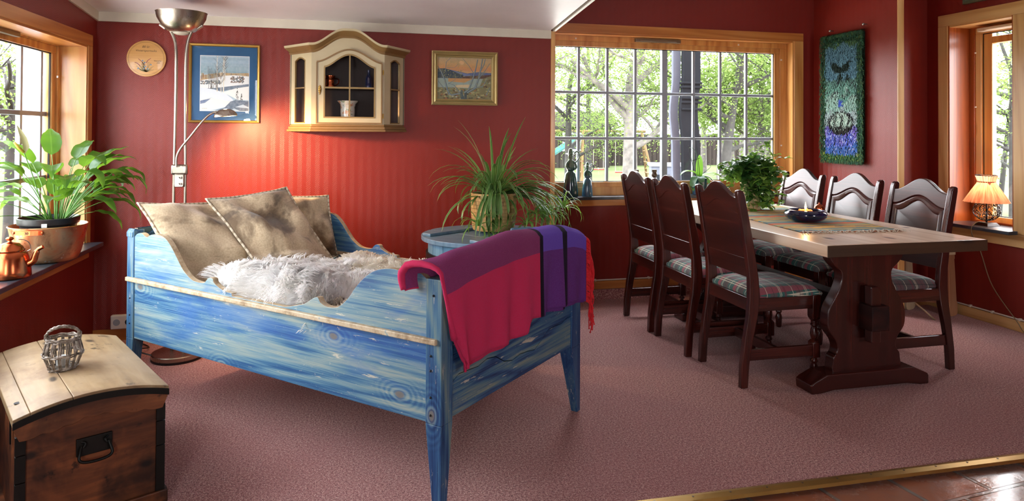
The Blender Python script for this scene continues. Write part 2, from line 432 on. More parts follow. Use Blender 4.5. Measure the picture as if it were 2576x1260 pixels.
struct(sloped(XC-.034, XC-.022, YF, YA, .03, .10).build('trim_5', 'shadow_gap'))
ub = G().add([(x, y, z) for x in (XC-.02, XC-.002) for (y, z) in ((YF, zc(YF)+.1), (YA+.4, zc(YA)+.08), (YA+.4, 2.96), (YF, 2.96))],
             [(0, 1, 2, 3), (7, 6, 5, 4), (0, 4, 5, 1), (1, 5, 6, 2), (2, 6, 7, 3), (3, 7, 4, 0)])
struct(ub.build('wall_upper', 'wallpaper_y'))
struct(G().box(XL, XC-.034, YA-.012, YA, 1.972, 2.034).build('trim_6', 'trim_white', bevel=.002), 'white cornice board over the back wall')
struct(sloped(XL, XL+.012, YF, YA, -.058, .0).build('trim_7', 'trim_white'), 'white cornice board along the left wall')
# baseboards
struct(G().box(XC, XP, YW-.014, YW, .078, .141).build('baseboard_back', 'pine_orange_x', bevel=.003))
struct(G().box(XC, XP, YW-.022, YW, -.02, .076).build('trim_8', 'carpet'), 'carpet turned up the wall below the baseboard')
pz = G(); pz.tube([(XC, YW-.012, .149), (XP, YW-.012, .149)], .0055, 8)
for x in (1.9, 2.35, 2.8, 3.3): pz.box(x-.006, x+.006, YW-.02, YW, .142, .158)
pz.build('pipe', 'trim_white', bpy.data.objects['baseboard_back'])
struct(G().box(XR-.014, XR, YF, YN, 0, .072).build('baseboard_right', 'pine_pale_y', bevel=.003))
pz = G(); pz.tube([(XR-.011, YF, .081), (XR-.011, YN, .081)], .0055, 8)
for y in (3.8, 3.97, 4.14, 3.6, 3.3, 3.0): pz.box(XR-.02, XR, y-.006, y+.006, .074, .09)
pz.build('pipe', 'trim_white', bpy.data.objects['baseboard_right'])
struct(G().box(XP+.05, XR, YN-.014, YN, 0, .072).build('baseboard_niche', 'pine_pale_x', bevel=.003))
struct(G().box(XL, XC-.04, YA-.014, YA, 0, .07).build('baseboard_left', 'pine_orange_x', bevel=.003))

# ------------------------------------------------------------------ windows
def mapper(kind):
    if kind == 'b': return lambda g, u0, u1, d0, d1, z0, z1, mi=0: g.box(u0, u1, YW+d0, YW+d1, z0, z1, mi)
    if kind == 'l': return lambda g, u0, u1, d0, d1, z0, z1, mi=0: g.box(XL-d0, XL-d1, u0, u1, z0, z1, mi)
    return lambda g, u0, u1, d0, d1, z0, z1, mi=0: g.box(XR+d0, XR+d1, u0, u1, z0, z1, mi)
def window(name, kind, W, fd, glassd, U, Z, casw, cast, ubars, zbars, wide=(), mats=('pine_orange_x', 'pine_orange_z'), left_cas=True, right_cas=True, mw=.011, label=None, apron=.07, slab=(0, 0, 0)):
    """W opening; fd depth of frame; glassd depth of glass; U,Z glass extents"""
    B = mapper(kind); h = thing(name, '', ''); del h['category']; del h['label']; struct(h, label)
    u0, u1, z0, z1 = W; mh, mv = mats
    g = G(); B(g, u0-(casw if left_cas else 0), u1+(casw if right_cas else 0), -.018, .002, z1, z1+cast)
    g.build('casing', mh, h, bevel=.003)
    g = G()
    if left_cas: B(g, u0-casw, u0, -.018, .002, z0-.02, z1)
    if right_cas: B(g, u1, u1+casw, -.018, .002, z0-.02, z1)
    g.build('casing', mv, h, bevel=.003)
    if apron:
        g = G(); B(g, u0-(casw if left_cas else 0), u1+(casw*.7 if right_cas else 0), -.018, .002, z0-.02-apron, z0-.021)
        g.build('apron', mh, h, bevel=.003)
    g = G(); B(g, u0, u0+.012, -.01, fd+.05, z0, z1); B(g, u1-.012, u1, -.01, fd+.05, z0, z1)
    g.build('jamb', 'pine_lamplit_z' if kind == 'r' else mv, h)
    g = G(); B(g, u0+.012, u1-.012, -.01, fd+.05, z1-.012, z1); g.build('jamb_head', mh, h)
    # frame (outer, fd..) and sash around the glass
    g = G(); a, b, c, d = U[0], U[1], Z[0], Z[1]
    for (p, q, r_, s_) in ((u0, u1, d+.042, z1), (u0, u1, z0, c-.040)): B(g, p, q, fd, fd+.06, r_, s_)
    for (p, q) in ((u0, a-.045), (b+.045, u1)): B(g, p, q, fd, fd+.06, c-.040, d+.042)
    g.build('frame', 'pine_lamplit_z' if kind == 'r' else mv, h, bevel=.003)
    g = G()
    B(g, a-.05, b+.05, fd+.012, fd+.0595, d, d+.045); B(g, a-.05, b+.05, fd+.012, fd+.0595, c-.045, c)
    B(g, a-.05, a, fd+.012, fd+.06, c, d); B(g, b, b+.05, fd+.012, fd+.06, c, d)
    g.build('sash', mv, h, bevel=.004)
    g = G(); e = .006
    B(g, a, b, glassd-.012, glassd-.004, d-e, d); B(g, a, b, glassd-.012, glassd-.004, c, c+e)
    B(g, a, a+e, glassd-.012, glassd-.004, c, d); B(g, b-e, b, glassd-.012, glassd-.004, c, d)
    g.build('gasket', 'gasket', h)
    g = G(); B(g, a, b, glassd, glassd+.004, c, d); g.build('glass_pane', 'glass', h)
    g = G()
    for u in ubars: B(g, u-mw, u+mw, glassd+.006, glassd+.03, c, d)
    for (p, q) in wide: B(g, p, q, glassd+.006, glassd+.045, c, d)
    for z in zbars: B(g, a, b, glassd+.005, glassd+.028, z-mw, z+mw)
    if ubars or zbars or wide: g.build('muntins', 'muntin', h, bevel=.003)
    g = G(); B(g, u0-slab[0], u1+slab[1], slab[2], fd+.03, z0-.022, z0+.002)
    g.build('sill', 'slate', h, bevel=.003)
    return h, B
h, B = window('window_1', 'b', WB, .075, .11, (1.56, 3.552), (.908, 1.984), .088, .068,
       (1.802, 2.045, 2.288, 2.812, 3.058, 3.304), (1.255, 1.622), ((2.524, 2.573),), left_cas=False,
       label='wide many-paned window with slate sill in the dining alcove', apron=.052, slab=(0, .06, -.045))
g = G(); B(g, 2.26, 2.66, .052, .076, 2.035, 2.062); B(g, 2.30, 2.62, .046, .053, 2.040, 2.056); g.build('vent', 'vent_metal', h, bevel=.002)
g = G()
for u, z in ((1.76, 2.045), (3.2, 2.045), (3.61, 1.93), (3.61, 1.2)): B(g, u-.006, u+.006, .070, .076, z-.006, z+.006)
g.build('screw_cap', 'white_plastic', h)
h, B = window('window_2', 'l', WL, .127, .16, (2.22, 4.425), (.70, 1.741), .066, .068,
       (3.865, 4.115, 4.36, 3.62, 3.37, 3.12, 2.87, 2.62, 2.4), (1.029, 1.389), mats=('pine_orange_y', 'pine_orange_z'), mw=.013,
       label='many-paned window with wooden surround in the left wall', apron=.07, slab=(.05, .03, -.10))
g = G(); B(g, 2.7, 3.93, .10, .128, 1.765, 1.79); g.build('vent', 'vent_metal', h, bevel=.002)
g = G(); B(g, 4.452, 4.464, .12, .128, 1.60, 1.612); g.build('screw_cap', 'white_plastic', h)
h, B = window('window_3', 'r', WR, .174, .215, (3.68, 4.055), (.715, 2.044), .082, .085, (), (),
       mats=('pine_pale_y', 'pine_pale_z'), label='narrow window with orange reveal in the right wall', apron=.085, slab=(.03, .05, -.09))
g = G(); B(g, 3.985, 4.055, .205, .245, .715, 2.044); B(g, 3.74, 3.985, .205, .245, 1.965, 2.015); B(g, 3.68, 3.74, .205, .245, .715, 2.044)
g.build('casement', 'pine_orange_z', h, bevel=.004)
g = G(); B(g, 3.70, 4.03, .12, .176, 2.05, 2.075); B(g, 3.70, 3.95, .10, .125, 2.052, 2.068); g.build('vent', 'trim_white', h, bevel=.002)
g = G()
for z in (1.9, 1.5, .78): B(g, 4.085, 4.094, .168, .176, z, z+.009)
g.build('screw_cap', 'white_plastic', h)
# ------------------------------------------------------------------ painted bed
def bedpaint(n, ax, dark=0):
    t = NT(n); i = 'xyz'.index(ax)
    s = [1, 1, 1]; s[i] = .13; v = t.map(tuple(s))
    big = t.noise(v, 5, 3, .55, .6)
    ring = t.math('PINGPONG', t.math('MULTIPLY', big, 9), 1)
    s2 = [1, 1, 1]; s2[i] = .035
    fine = t.noise(t.map(tuple(s2)), 75, 4, .65)
    patch = t.noise(t.map(tuple([.45 if k == i else 1.6 for k in range(3)])), 3.2, 5, .65, .4)
    s3 = [1, 1, 1]; s3[i] = .012; uf = t.noise(t.map(tuple(s3)), 330, 2, .6)
    d = t.knot(ax, .55, 2.1)
    kw = t.ramp(d, [(.03, 1.0), (.16, 0.0)]); kring = t.math('PINGPONG', t.math('MULTIPLY', d, 70), 1)
    fine = t.math('ADD', t.math('MULTIPLY', fine, .55), t.math('MULTIPLY', uf, .45))
    f = t.math('ADD', t.math('MULTIPLY', ring, .20), t.math('MULTIPLY', fine, .80))
    f = t.math('ADD', f, t.math('MULTIPLY', kw, t.math('MULTIPLY', t.math('SUBTRACT', kring, .5), .16)))
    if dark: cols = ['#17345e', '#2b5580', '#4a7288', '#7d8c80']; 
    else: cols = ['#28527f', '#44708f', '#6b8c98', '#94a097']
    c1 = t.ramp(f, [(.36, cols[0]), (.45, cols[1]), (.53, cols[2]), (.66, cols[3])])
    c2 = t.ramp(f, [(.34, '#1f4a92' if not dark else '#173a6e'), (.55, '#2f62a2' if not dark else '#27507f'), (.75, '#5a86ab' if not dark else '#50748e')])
    col = t.mix(t.ramp(patch, [(.50, 0.0), (.62, .62)]), c1, c2)
    # scratches and flaking down to bare wood
    sc = t.noise(t.map(tuple([.12 if k == i else 1 for k in range(3)])), 44, 5, .75, .3)
    col = t.mix(t.ramp(sc, [(.62, 0.0), (.66, .8)]), col, '#c9c3ac')
    sp2 = t.noise(sc=55, det=4, ro=.8); col = t.mix(t.ramp(sp2, [(.66, 0.0), (.70, .7)]), col, '#b9b8a8')
    # knots with rings
    kn = t.ramp(d, [(0, 1.0), (.020, .9), (.030, 0.0)]); kr = t.ramp(d, [(.028, 0.0), (.036, .45), (.05, 0.0)])
    col = t.mix(kr, col, '#8fa09c'); col = t.mix(kn, col, '#6f6b66')
    t.bump(t.math('SUBTRACT', f, t.math('MULTIPLY', kn, .5)), .3, .003)
    M[n] = t.fin(col, .48, 0, .4); return M[n]
bedpaint('blue_worn_x', 'x'); bedpaint('blue_worn_shaded_y', 'y', 1); bedpaint('blue_worn_shaded_z', 'z', 1)  # end boards and posts: same paint with their shade mixed into the colour
t = NT('bare_edge'); f = t.noise(sc=18, det=5, ro=.7)
M['bare_edge'] = t.fin(t.ramp(f, [(.35, '#8f7a5c'), (.5, '#b7a384'), (.62, '#c4b79c'), (.72, '#6f8f9c')]), .6)
plain('iron_nail', '#26282c', .5, .4)
bed = thing('daybed', 'worn blue painted wooden daybed with scalloped sides, heaped with pillows and sheepskins', 'daybed', (-1.015, 3.623, 0), R(-45))
BL, BW = 1.885, 1.075
cL = [(.056, .793), (.074, .807), (.10, .814), (.122, .811), (.140, .802), (.161, .800), (.19, .813), (.246, .817), (.301, .806), (.35, .77), (.404, .712), (.444, .673), (.497, .643), (.547, .635), (.591, .638), (.609, .653), (.628, .664), (.652, .661), (.658, .647), (.695, .629), (.742, .618), (.775, .617), (.780, .604)]
cR = [(1.105, .604), (1.205, .627), (1.249, .65), (1.273, .663), (1.292, .665), (1.305, .648), (1.335, .638), (1.367, .638), (1.404, .647), (1.449, .683), (1.484, .726), (1.536, .774), (1.587, .802), (1.653, .815), (1.702, .811), (1.726, .805), (1.742, .797), (1.754, .801), (1.765, .809), (1.789, .813), (1.804, .805), (1.817, .797)]
for y0, nm in ((0, 'side'), (BW-.03, 'side')):
    sd_ = 1 if y0 == 0 else -1
    g = G().box(.056, BL-.068, y0+.006, y0+.028, .311, .582); g.build('side_plank', 'blue_worn_x', bed, bevel=.002)
    up_ = smooth_poly(cL, 3)+smooth_poly(cR, 3)+[(BL-.068, .585), (.056, .585)]
    g = G().prism(up_, y0+.004, y0+.03, 'xz', 0, 1)
    o = g.build('scalloped_board', ['blue_worn_x', 'bare_edge'], bed, bevel=.0015)
    ya, yb = (y0-.012, y0+.03) if y0 == 0 else (y0, y0+.042)
    g = G().box(.004, BL-.018, ya, yb, .580, .600); g.build('rail_moulding', 'bare_edge', bed, bevel=.004)
def bedpost(x0, x1, y0, y1, ztop, ox, oy):
    """solid corner post; ox, oy: the outer corner that stays vertical towards the foot"""
    g = G(); g.box(x0, x1, y0, y1, .31, ztop)
    fx = (x1-.032, x1) if ox else (x0, x0+.032); fy = (y0, y0+.032) if not oy else (y1-.032, y1)
    b = [(fx[0], fy[0], 0), (fx[1], fy[0], 0), (fx[1], fy[1], 0), (fx[0], fy[1], 0)]
    m = [(x0, y0, .31), (x1, y0, .31), (x1, y1, .31), (x0, y1, .31)]
    g.hexa(b, m); return g
for (a, b, c, d, zt, ox, oy) in ((0, .056, 0, .056, .822, 0, 0), (0, .056, BW-.056, BW, .822, 0, 1), (BL-.068, BL, 0, .066, .800, 1, 0), (BL-.068, BL, BW-.09, BW, .800, 1, 1)):
    bedpost(a, b, c, d, zt, ox, oy).build('leg', 'blue_worn_shaded_z', bed, bevel=.003)
hb = smooth_poly([(.0, .822), (.015, .83), (.03, .822), (.05, .80), (.08, .80), (.14, .83), (.25, .865), (BW/2, .885)], 3)
hb = hb+[(BW-y, z) for y, z in hb[::-1][1:]]
g = G().prism([(.03, .36), (BW-.03, .36), (BW-.03, .80)]+[(min(max(y, .03), BW-.03), z) for y, z in hb[::-1]]+[(.03, .80)], .012, .038, 'yz', 0, 1)
g.build('headboard', ['blue_worn_shaded_y', 'bare_edge'], bed, bevel=.002)
g = G().add([(0, 0, 0)], []) if False else G()
g.prism([(-.004, .812), (.008, .828), (.020, .828), (.045, .806), (.075, .800), (.12, .818), (.12, .79), (-.004, .79)], .0, .05, 'yz')
g.build('volute', 'blue_worn_shaded_z', bed, bevel=.002)
fb = smooth_poly([(.05, .80), (.09, .815), (.2, .845), (.35, .868), (BW/2, .874)], 3); fb = fb+[(BW-y, z) for y, z in fb[::-1][1:]]
g = G().prism([(.05, .47), (BW-.07, .47)]+[(min(y, BW-.07), z) for y, z in fb[::-1]], BL-.032, BL-.006, 'yz', 0, 1)
g.build('footboard', ['blue_worn_shaded_y', 'bare_edge'], bed, bevel=.002)
wav = [(.05+i*.06, .425+.03*sin(i*.55)+.012*sin(i*1.7)) for i in range(17)]
g = G().prism([(.05, .318), (BW-.07, .318)]+wav[::-1], BL-.034, BL-.008, 'yz', 0, 0)
g.prism([(y, z+.004) for y, z in wav]+[(BW-.07, .472), (.05, .472)], BL-.033, BL-.007, 'yz', 0, 0)
g.build('foot_plank', ['blue_worn_shaded_y'], bed)
g = G().box(.04, BL-.034, .03, BW-.03, .33, .35); g.build('bed_base', 'bare_edge', bed)
for z in (.745, .54, .49, .40, .34): G().sphere((BL-.045+.01*(z > .6), -.001, z), .0045, 8, 5).build('nail_head', 'iron_nail', bed)
for z in (.5, .42, .38): G().sphere((.03, -.001, z), .004, 8, 5).build('nail_head', 'iron_nail', bed)
mt_ = plain('ticking', '#b5a68c', .85, nz=.1)
g = G().box(.045, BL-.04, .035, BW-.035, .35, .53); g.build('mattress', 'ticking', bed, bevel=.04, seg=4, smooth=60)

# ---- felt pillows
def felt(n, sd):
    t = NT(n); v = t.map((1, 1, 1), (0, 0, 0), (sd, sd*2, 0))
    w = t.noise(v, 2.3, 5, .62, 1.1); w2 = t.noise(v, 9, 4, .6)
    a = t.math('ADD', t.math('MULTIPLY', w, .8), t.math('MULTIPLY', w2, .2))
    base = t.ramp(t.noise(sc=120, det=2), [(.3, '#b7a283'), (.7, '#cdbb9b')])
    st = t.ramp(a, [(.50, 0.0), (.56, .65), (.62, .95)])
    col = t.mix(st, base, '#66543f')
    st2 = t.ramp(t.noise(t.map((1, 1, 1), (0, 0, 0), (sd+7, 3, 1)), 4, 4, .6, .8), [(.56, 0.0), (.60, .6)])
    col = t.mix(t.math('MULTIPLY', st2, st), col, '#4f443a')
    t.bump(t.noise(sc=300, det=2), .35, .002)
    return t.fin(col, .95, 0, .1, Sheen_Weight=.3, Sheen_Roughness=.6)
t = NT('stitch'); u = t.sep(t.co('UV'))[1]
k = t.math('LESS_THAN', t.math('FRACT', t.math('MULTIPLY', u, 70)), .6)
M['stitch'] = t.fin(t.mix(k, '#a3957c', '#d0c5ae'), .9)
def pillow(label, TL, TR, BR, BLc, th, seed, loc):
    th0 = th
    T = [Vector(p) for p in (TL, TR, BR, BLc)]
    me = sum(T, Vector())/4; nrm = (T[1]-T[0]).cross(T[3]-T[0]).normalized()
    if nrm.x < 0: nrm = -nrm       # face the foot end
    M['felt_%d' % seed] = felt('felt_%d' % seed, seed*3.7)
    def base(u, v):
        p = T[0]*(1-u)*(1-v)+T[1]*u*(1-v)+T[2]*u*v+T[3]*(1-u)*v
        c = me; k = .055*(1-(abs(2*u-1)**3))*abs(2*v-1)**2+.055*(1-(abs(2*v-1)**3))*abs(2*u-1)**2
        return p+(c-p)*k
    def prof(u, v):
        a = max(0, 1-abs(2*u-1)**2.6); b = max(0, 1-abs(2*v-1)**2.6)
        return (a*b)**.55
    g = G()
    for s in (1, -1):
        def fn(u, v, s=s):
            p = base(u, v); q = prof(u, v)
            w = mnoise.noise(Vector((u*2.3+seed*5, v*2.6, s)))*.075+mnoise.noise(Vector((u*5, v*3+seed, s*3)))*.035
            w += .022*sin(8*u-5*v+seed)*q-.03*math.exp(-((v-.75-.3*(u-.5))/.06)**2)
            return tuple(p+nrm*s*(th*.5*q+(w if s > 0 else 0)*q)+Vector((0, 0, -.02*q)))
        g.grid(fn, 34, 28)
        if s < 0: g.f[-34*28:] = [f[::-1] for f in g.f[-34*28:]]
    pl = thing('throw_pillow', label, 'pillow', loc, R(-45))
    g.build('cover', 'felt_%d' % seed, pl, smooth=180, weld=True)
    ed = [(u/24, 0) for u in range(24)]+[(1, v/20) for v in range(20)]+[(1-u/24, 1) for u in range(24)]+[(0, 1-v/20) for v in range(20)]
    g = G(); g.tube([base(u, v)+nrm*mnoise.noise(Vector((u*5, v*5, seed)))*.004 for u, v in ed], .0065, 6, closed=True)
    g.build('stitched_edge', 'stitch', pl, smooth=180)
    return pl
BO = (-1.015, 3.623, 0)
pillow('beige felt pillow with blotchy brown print, left one against the headboard', (.085, .0, .955), (.085, .50, .925), (.44, .58, .54), (.42, .05, .56), .17, 1, BO)
pillow('beige felt pillow with pale round print, standing behind at the right', (.08, .66, .945), (.235, 1.06, .918), (.33, 1.05, .57), (.27, .60, .54), .12, 3, BO)
pillow('folded beige felt pillow leaning in front between the two other pillows', (.17, .30, .955), (.22, .76, .985), (.56, .80, .60), (.60, .36, .55), .13, 2, BO)

# ---- sheepskins
def fur_mat(n, c0, c1):
    t = NT(n); v = t.sep(t.co('UV'))[1]
    f = t.noise(sc=14, det=3)
    col = t.mix(t.ramp(f, [(.35, 0.0), (.65, 1.0)]), c0, c1)
    df = t.n('BsdfDiffuse'); tl = t.n('BsdfTranslucent'); mx = t.n('MixShader'); mx.inputs[0].default_value = .4
    t.put(df.inputs[0], col); t.put(tl.inputs[0], col); t.t.links.new(df.outputs[0], mx.inputs[1]); t.t.links.new(tl.outputs[0], mx.inputs[2])
    out = [q for q in t.t.nodes if q.type == 'OUTPUT_MATERIAL'][0]; t.t.links.new(mx.outputs[0], out.inputs[0]); return t.m
M['fur_white'] = fur_mat('fur_white', '#f2f0ec', '#ffffff'); M['fur_cream'] = fur_mat('fur_cream', '#ece4d2', '#fbf8f0')
def skin(label, outline, hfn, mat, seed, n=11000, ln=.05):
    rnd = random.Random(seed); o = thing('sheepskin', label, 'sheepskin', BO, R(-45), None)
    cx = sum(p[0] for p in outline)/len(outline); cy = sum(p[1] for p in outline)/len(outline)
    k = len(outline)
    def rad(u, v):
        a = u*k; i = int(a) % k; t = a-int(a); p = outline[i]; q = outline[(i+1) % k]
        x = p[0]+(q[0]-p[0])*t; y = p[1]+(q[1]-p[1])*t
        return cx+(x-cx)*v, cy+(y-cy)*v
    g = G()
    def fn(u, v):
        x, y = rad(u % 1, v); return (x, y, hfn(x, y)-.012*v**4-.09*v**9)
    g.grid(fn, 60, 16); g.build('hide', mat, o, smooth=180)
    fx = G(); cl = {}
    for i in range(n):
        u = rnd.random(); v = math.sqrt(rnd.random())*1.0
        x, y = rad(u, v); z = hfn(x, y)-.004
        # clumped direction field
        ck = (int(x*26+rnd.random()*.5), int(y*26+rnd.random()*.5))
        if ck not in cl: cl[ck] = (rnd.uniform(-1, 1), rnd.uniform(-1, 1), rnd.uniform(.7, 1.3))
        c = cl[ck]
        a = mnoise.noise(Vector((x*3, y*3, seed)))*5
        dx = cos(a)*.8+c[0]*.7+(x-cx)*.9; dy = sin(a)*.8+c[1]*.7+(y-cy)*.9
        L = ln*c[2]*rnd.uniform(.75, 1.15); up = .38+.3*rnd.random()
        d = Vector((dx, dy, up*1.4)).normalized()
        p0 = Vector((x, y, z-.075*v**9)); p1 = p0+d*L*.45; p2 = p1+Vector((dx*1.1, dy*1.1, .15)).normalized()*L*.35; p3 = p2+Vector((dx+c[0]*.6, dy+c[1]*.6, -.5)).normalized()*L*.28
        sdv = d.cross(Vector((0, 0, 1))); sdv = sdv.normalized() if sdv.length > 1e-3 else Vector((1, 0, 0))
        w = .0026
        fx.add([p0-sdv*w, p0+sdv*w, p1-sdv*w, p1+sdv*w, p2-sdv*w*.7, p2+sdv*w*.7, p3], [(0, 1, 3, 2), (2, 3, 5, 4), (4, 5, 6)], uv=[(0, 0), (1, 0), (0, .4), (1, .4), (0, .7), (1, .7), (.5, 1)])
    fo = fx.build('wool', mat, o, smooth=180); fo['kind'] = 'stuff'
    return o
def hA(x, y):
    z = .55+.045*sm(.6, .3, abs(x-.75))+.05*mnoise.noise(Vector((x*4, y*4, 1)))+.012*mnoise.noise(Vector((x*11, y*9, 2)))
    z += .055*math.exp(-((y-.10-.12*(x-.5))/.12)**2)*sm(1.25, 1.0, x)+.035
    return max(.55, z)
def hB(x, y):
    z = .572+.05*mnoise.noise(Vector((x*3.3+5, y*4, 4)))+.02*mnoise.noise(Vector((x*8, y*8, 6)))+.02
    z += .05*math.exp(-((y-.62)/.2)**2)+.035*sm(.5, 1., y)*sm(1.8, 1.2, x)
    return max(.545, z)
skin('cream sheepskin spread over the foot half of the daybed', [(1.0, .045), (1.25, .04), (1.5, .045), (1.72, .08), (1.78, .3), (1.76, .6), (1.74, .9), (1.5, 1.0), (1.2, .98), (.9, .98), (.66, .97), (.62, .8), (.68, .6), (.85, .4), (.9, .2)], hB, 'fur_cream', 5, 12000, .058)
skin('white long-haired sheepskin bunched along the front side of the daybed', [(.50, .10), (.62, .045), (.82, .035), (1.0, .035), (1.14, .045), (1.18, .12), (1.22, .24), (1.34, .38), (1.42, .52), (1.30, .62), (1.1, .62), (.9, .68), (.72, .74), (.58, .66), (.50, .45), (.48, .25)], lambda x, y: hA(x, y)+.022, 'fur_white', 9, 12000, .066)

# ---- wool blanket over the footboard
t = NT('blanket_wool'); uv = t.sep(t.co('UV')); u, v = uv[0], uv[1]
tw = t.math('FRACT', t.math('ADD', t.math('MULTIPLY', u, 150), t.math('MULTIPLY', v, 90)))
right = t.math('GREATER_THAN', u, .630)
low = t.math('GREATER_THAN', v, t.math('ADD', .095, t.math('MULTIPLY', u, -.01)))
left_c = t.mix(low, '#7c3260', '#c42a52'); right_c = t.mix(low, '#6248b4', '#5e2670')
mix1 = t.mix(t.band(u, .72, .028), left_c, left_c)
col = t.mix(right, left_c, right_c)
blk = t.math('MAXIMUM', t.band(u, .630, .014), t.band(u, .842, .023))
col = t.mix(blk, col, '#0d0f14')
nz = t.noise(sc=500, det=3, ro=.7)
col = t.mix(t.math('MULTIPLY', t.ramp(nz, [(.4, 0.0), (.75, .35)]), t.math('SUBTRACT', 1.0, t.math('MULTIPLY', blk, .85))), col, t.mix(right, '#b0608f', '#8a78c8'))
t.bump(t.math('ADD', t.math('MULTIPLY', nz, .8), t.math('MULTIPLY', tw, .25)), .5, .003)
M['blanket_wool'] = t.fin(col, .92, 0, .1, Sheen_Weight=.12, Sheen_Roughness=.4, Sheen_Tint='#c88fd0')
plain('yarn_red', '#d3202a', .85, nz=.15, nsc=60)
bk_ = thing('wool_blanket', 'crimson, purple and black striped wool blanket with red fringe hanging over the footboard', 'blanket', BO, R(-45))
ztop = [(-.12, .846), (-.02, .857), (.1, .873), (.28, .889), (.48, .897), (.66, .894), (.93, .872), (1.03, .85), (1.08, .825)]
zbot = [(-.04, .60), (.0, .52), (.055, .474), (.1, .478), (.19, .485), (.44, .500), (.49, .512), (.505, .548), (.53, .556), (.64, .538), (.95, .521), (1.08, .506)]
YB0, YB1 = -.035, 1.065
def blanket(layer):
    off = layer*.011
    def fn(s, q):
        y = YB0+(YB1-YB0)*s
        zt = lerp(ztop, y)+off*.3+.004*sin(y*17); zb = lerp(zbot, y)+layer*.0
        if layer: zb += .008+.01*sin(y*9)
        inner = zt-.10-.02*sin(y*5)
        hump = .020+off*.5
        xo = BL+.012+off; xi = BL-.066-off*.3
        if y < .05: xi -= .06*sm(.05, -.03, y)
        if q < .25:
            k = q/.25; x = xi-.004-.008*sin(k*3+y*8); z = inner+(zt-.025-inner)*k
        elif q < .5:
            k = (q-.25)/.25; a = pi*(1-k); r = (xo-xi)/2
            x = (xi+xo)/2+r*cos(a); z = zt-.025+.025*sin(a)
        else:
            k = (q-.5)/.5; z = zt-.025+(zb-(zt-.025))*k
            x = xo+.006+k*(.012*sin(y*23+1)+.010*sin(y*41))+.010*math.exp(-((y-.47)/.05)**2)*k*2.0+.008*math.exp(-((y-.12)/.05)**2)*k*2
        yy = y
        if y < .1 and q > .5:      # left border slants in below
            yy = y+.085*((q-.5)/.5)*sm(.12, -.035, y)
        return (x, yy, z)
    def uvf(s, q):
        y = YB0+(YB1-YB0)*s; a = fn(s, max(q, .0)); zt = lerp(ztop, y)
        return (y/1.0, abs(zt-a[2])+(0 if q > .5 else .0))
    g = G(); nu, nv = 150, 48; vs = []; uvs = []
    for j in range(nv+1):
        for i in range(nu+1): vs.append(fn(i/nu, j/nv)); uvs.append(uvf(i/nu, j/nv))
    fs = [(j*(nu+1)+i, j*(nu+1)+i+1, (j+1)*(nu+1)+i+1, (j+1)*(nu+1)+i) for j in range(nv) for i in range(nu)]
    g.add(vs, fs, uv=uvs); return g, fn
g, f0 = blanket(0); g2, f1 = blanket(1)
o = g2.build('upper_fold', 'blanket_wool', bk_, smooth=180, solid=.009)
o = g.build('lower_fold', 'blanket_wool', bk_, smooth=180, solid=.007)
# rounded folded edge at the left, joining the layers
g = G()
pts = [f1(0, q/24) for q in range(25)]
g.tube([(p[0]-.004, p[1]-.002, p[2]) for p in pts], [.010+.004*sin(i*.3) for i in range(25)], 8)
g.uv = [(.02, .15)]*len(g.v)
g.build('rolled_edge', 'blanket_wool', bk_, smooth=180)
g = G(); rnd = random.Random(4)
for i in range(64):
    q = .47+.53*i/63; p = Vector(f1(1, q)); L = rnd.uniform(.075, .11); sw = rnd.uniform(.0, .03)
    pts = [p+Vector((rnd.uniform(-.004, .004), .0, 0)), p+Vector((.004+rnd.uniform(0, .01), .018, -.012)), p+Vector((.006, .028+sw*.6, -.05)), p+Vector((.008+rnd.uniform(-.008, .008), .032+sw, -.05-L*.6)), p+Vector((.01+rnd.uniform(-.01, .01), .03+sw, -.05-L))]
    g.tube(smooth_poly(pts, 3), [.0028]*12+[.0034], 5)
o = g.build('fringe', 'yarn_red', bk_, smooth=180)
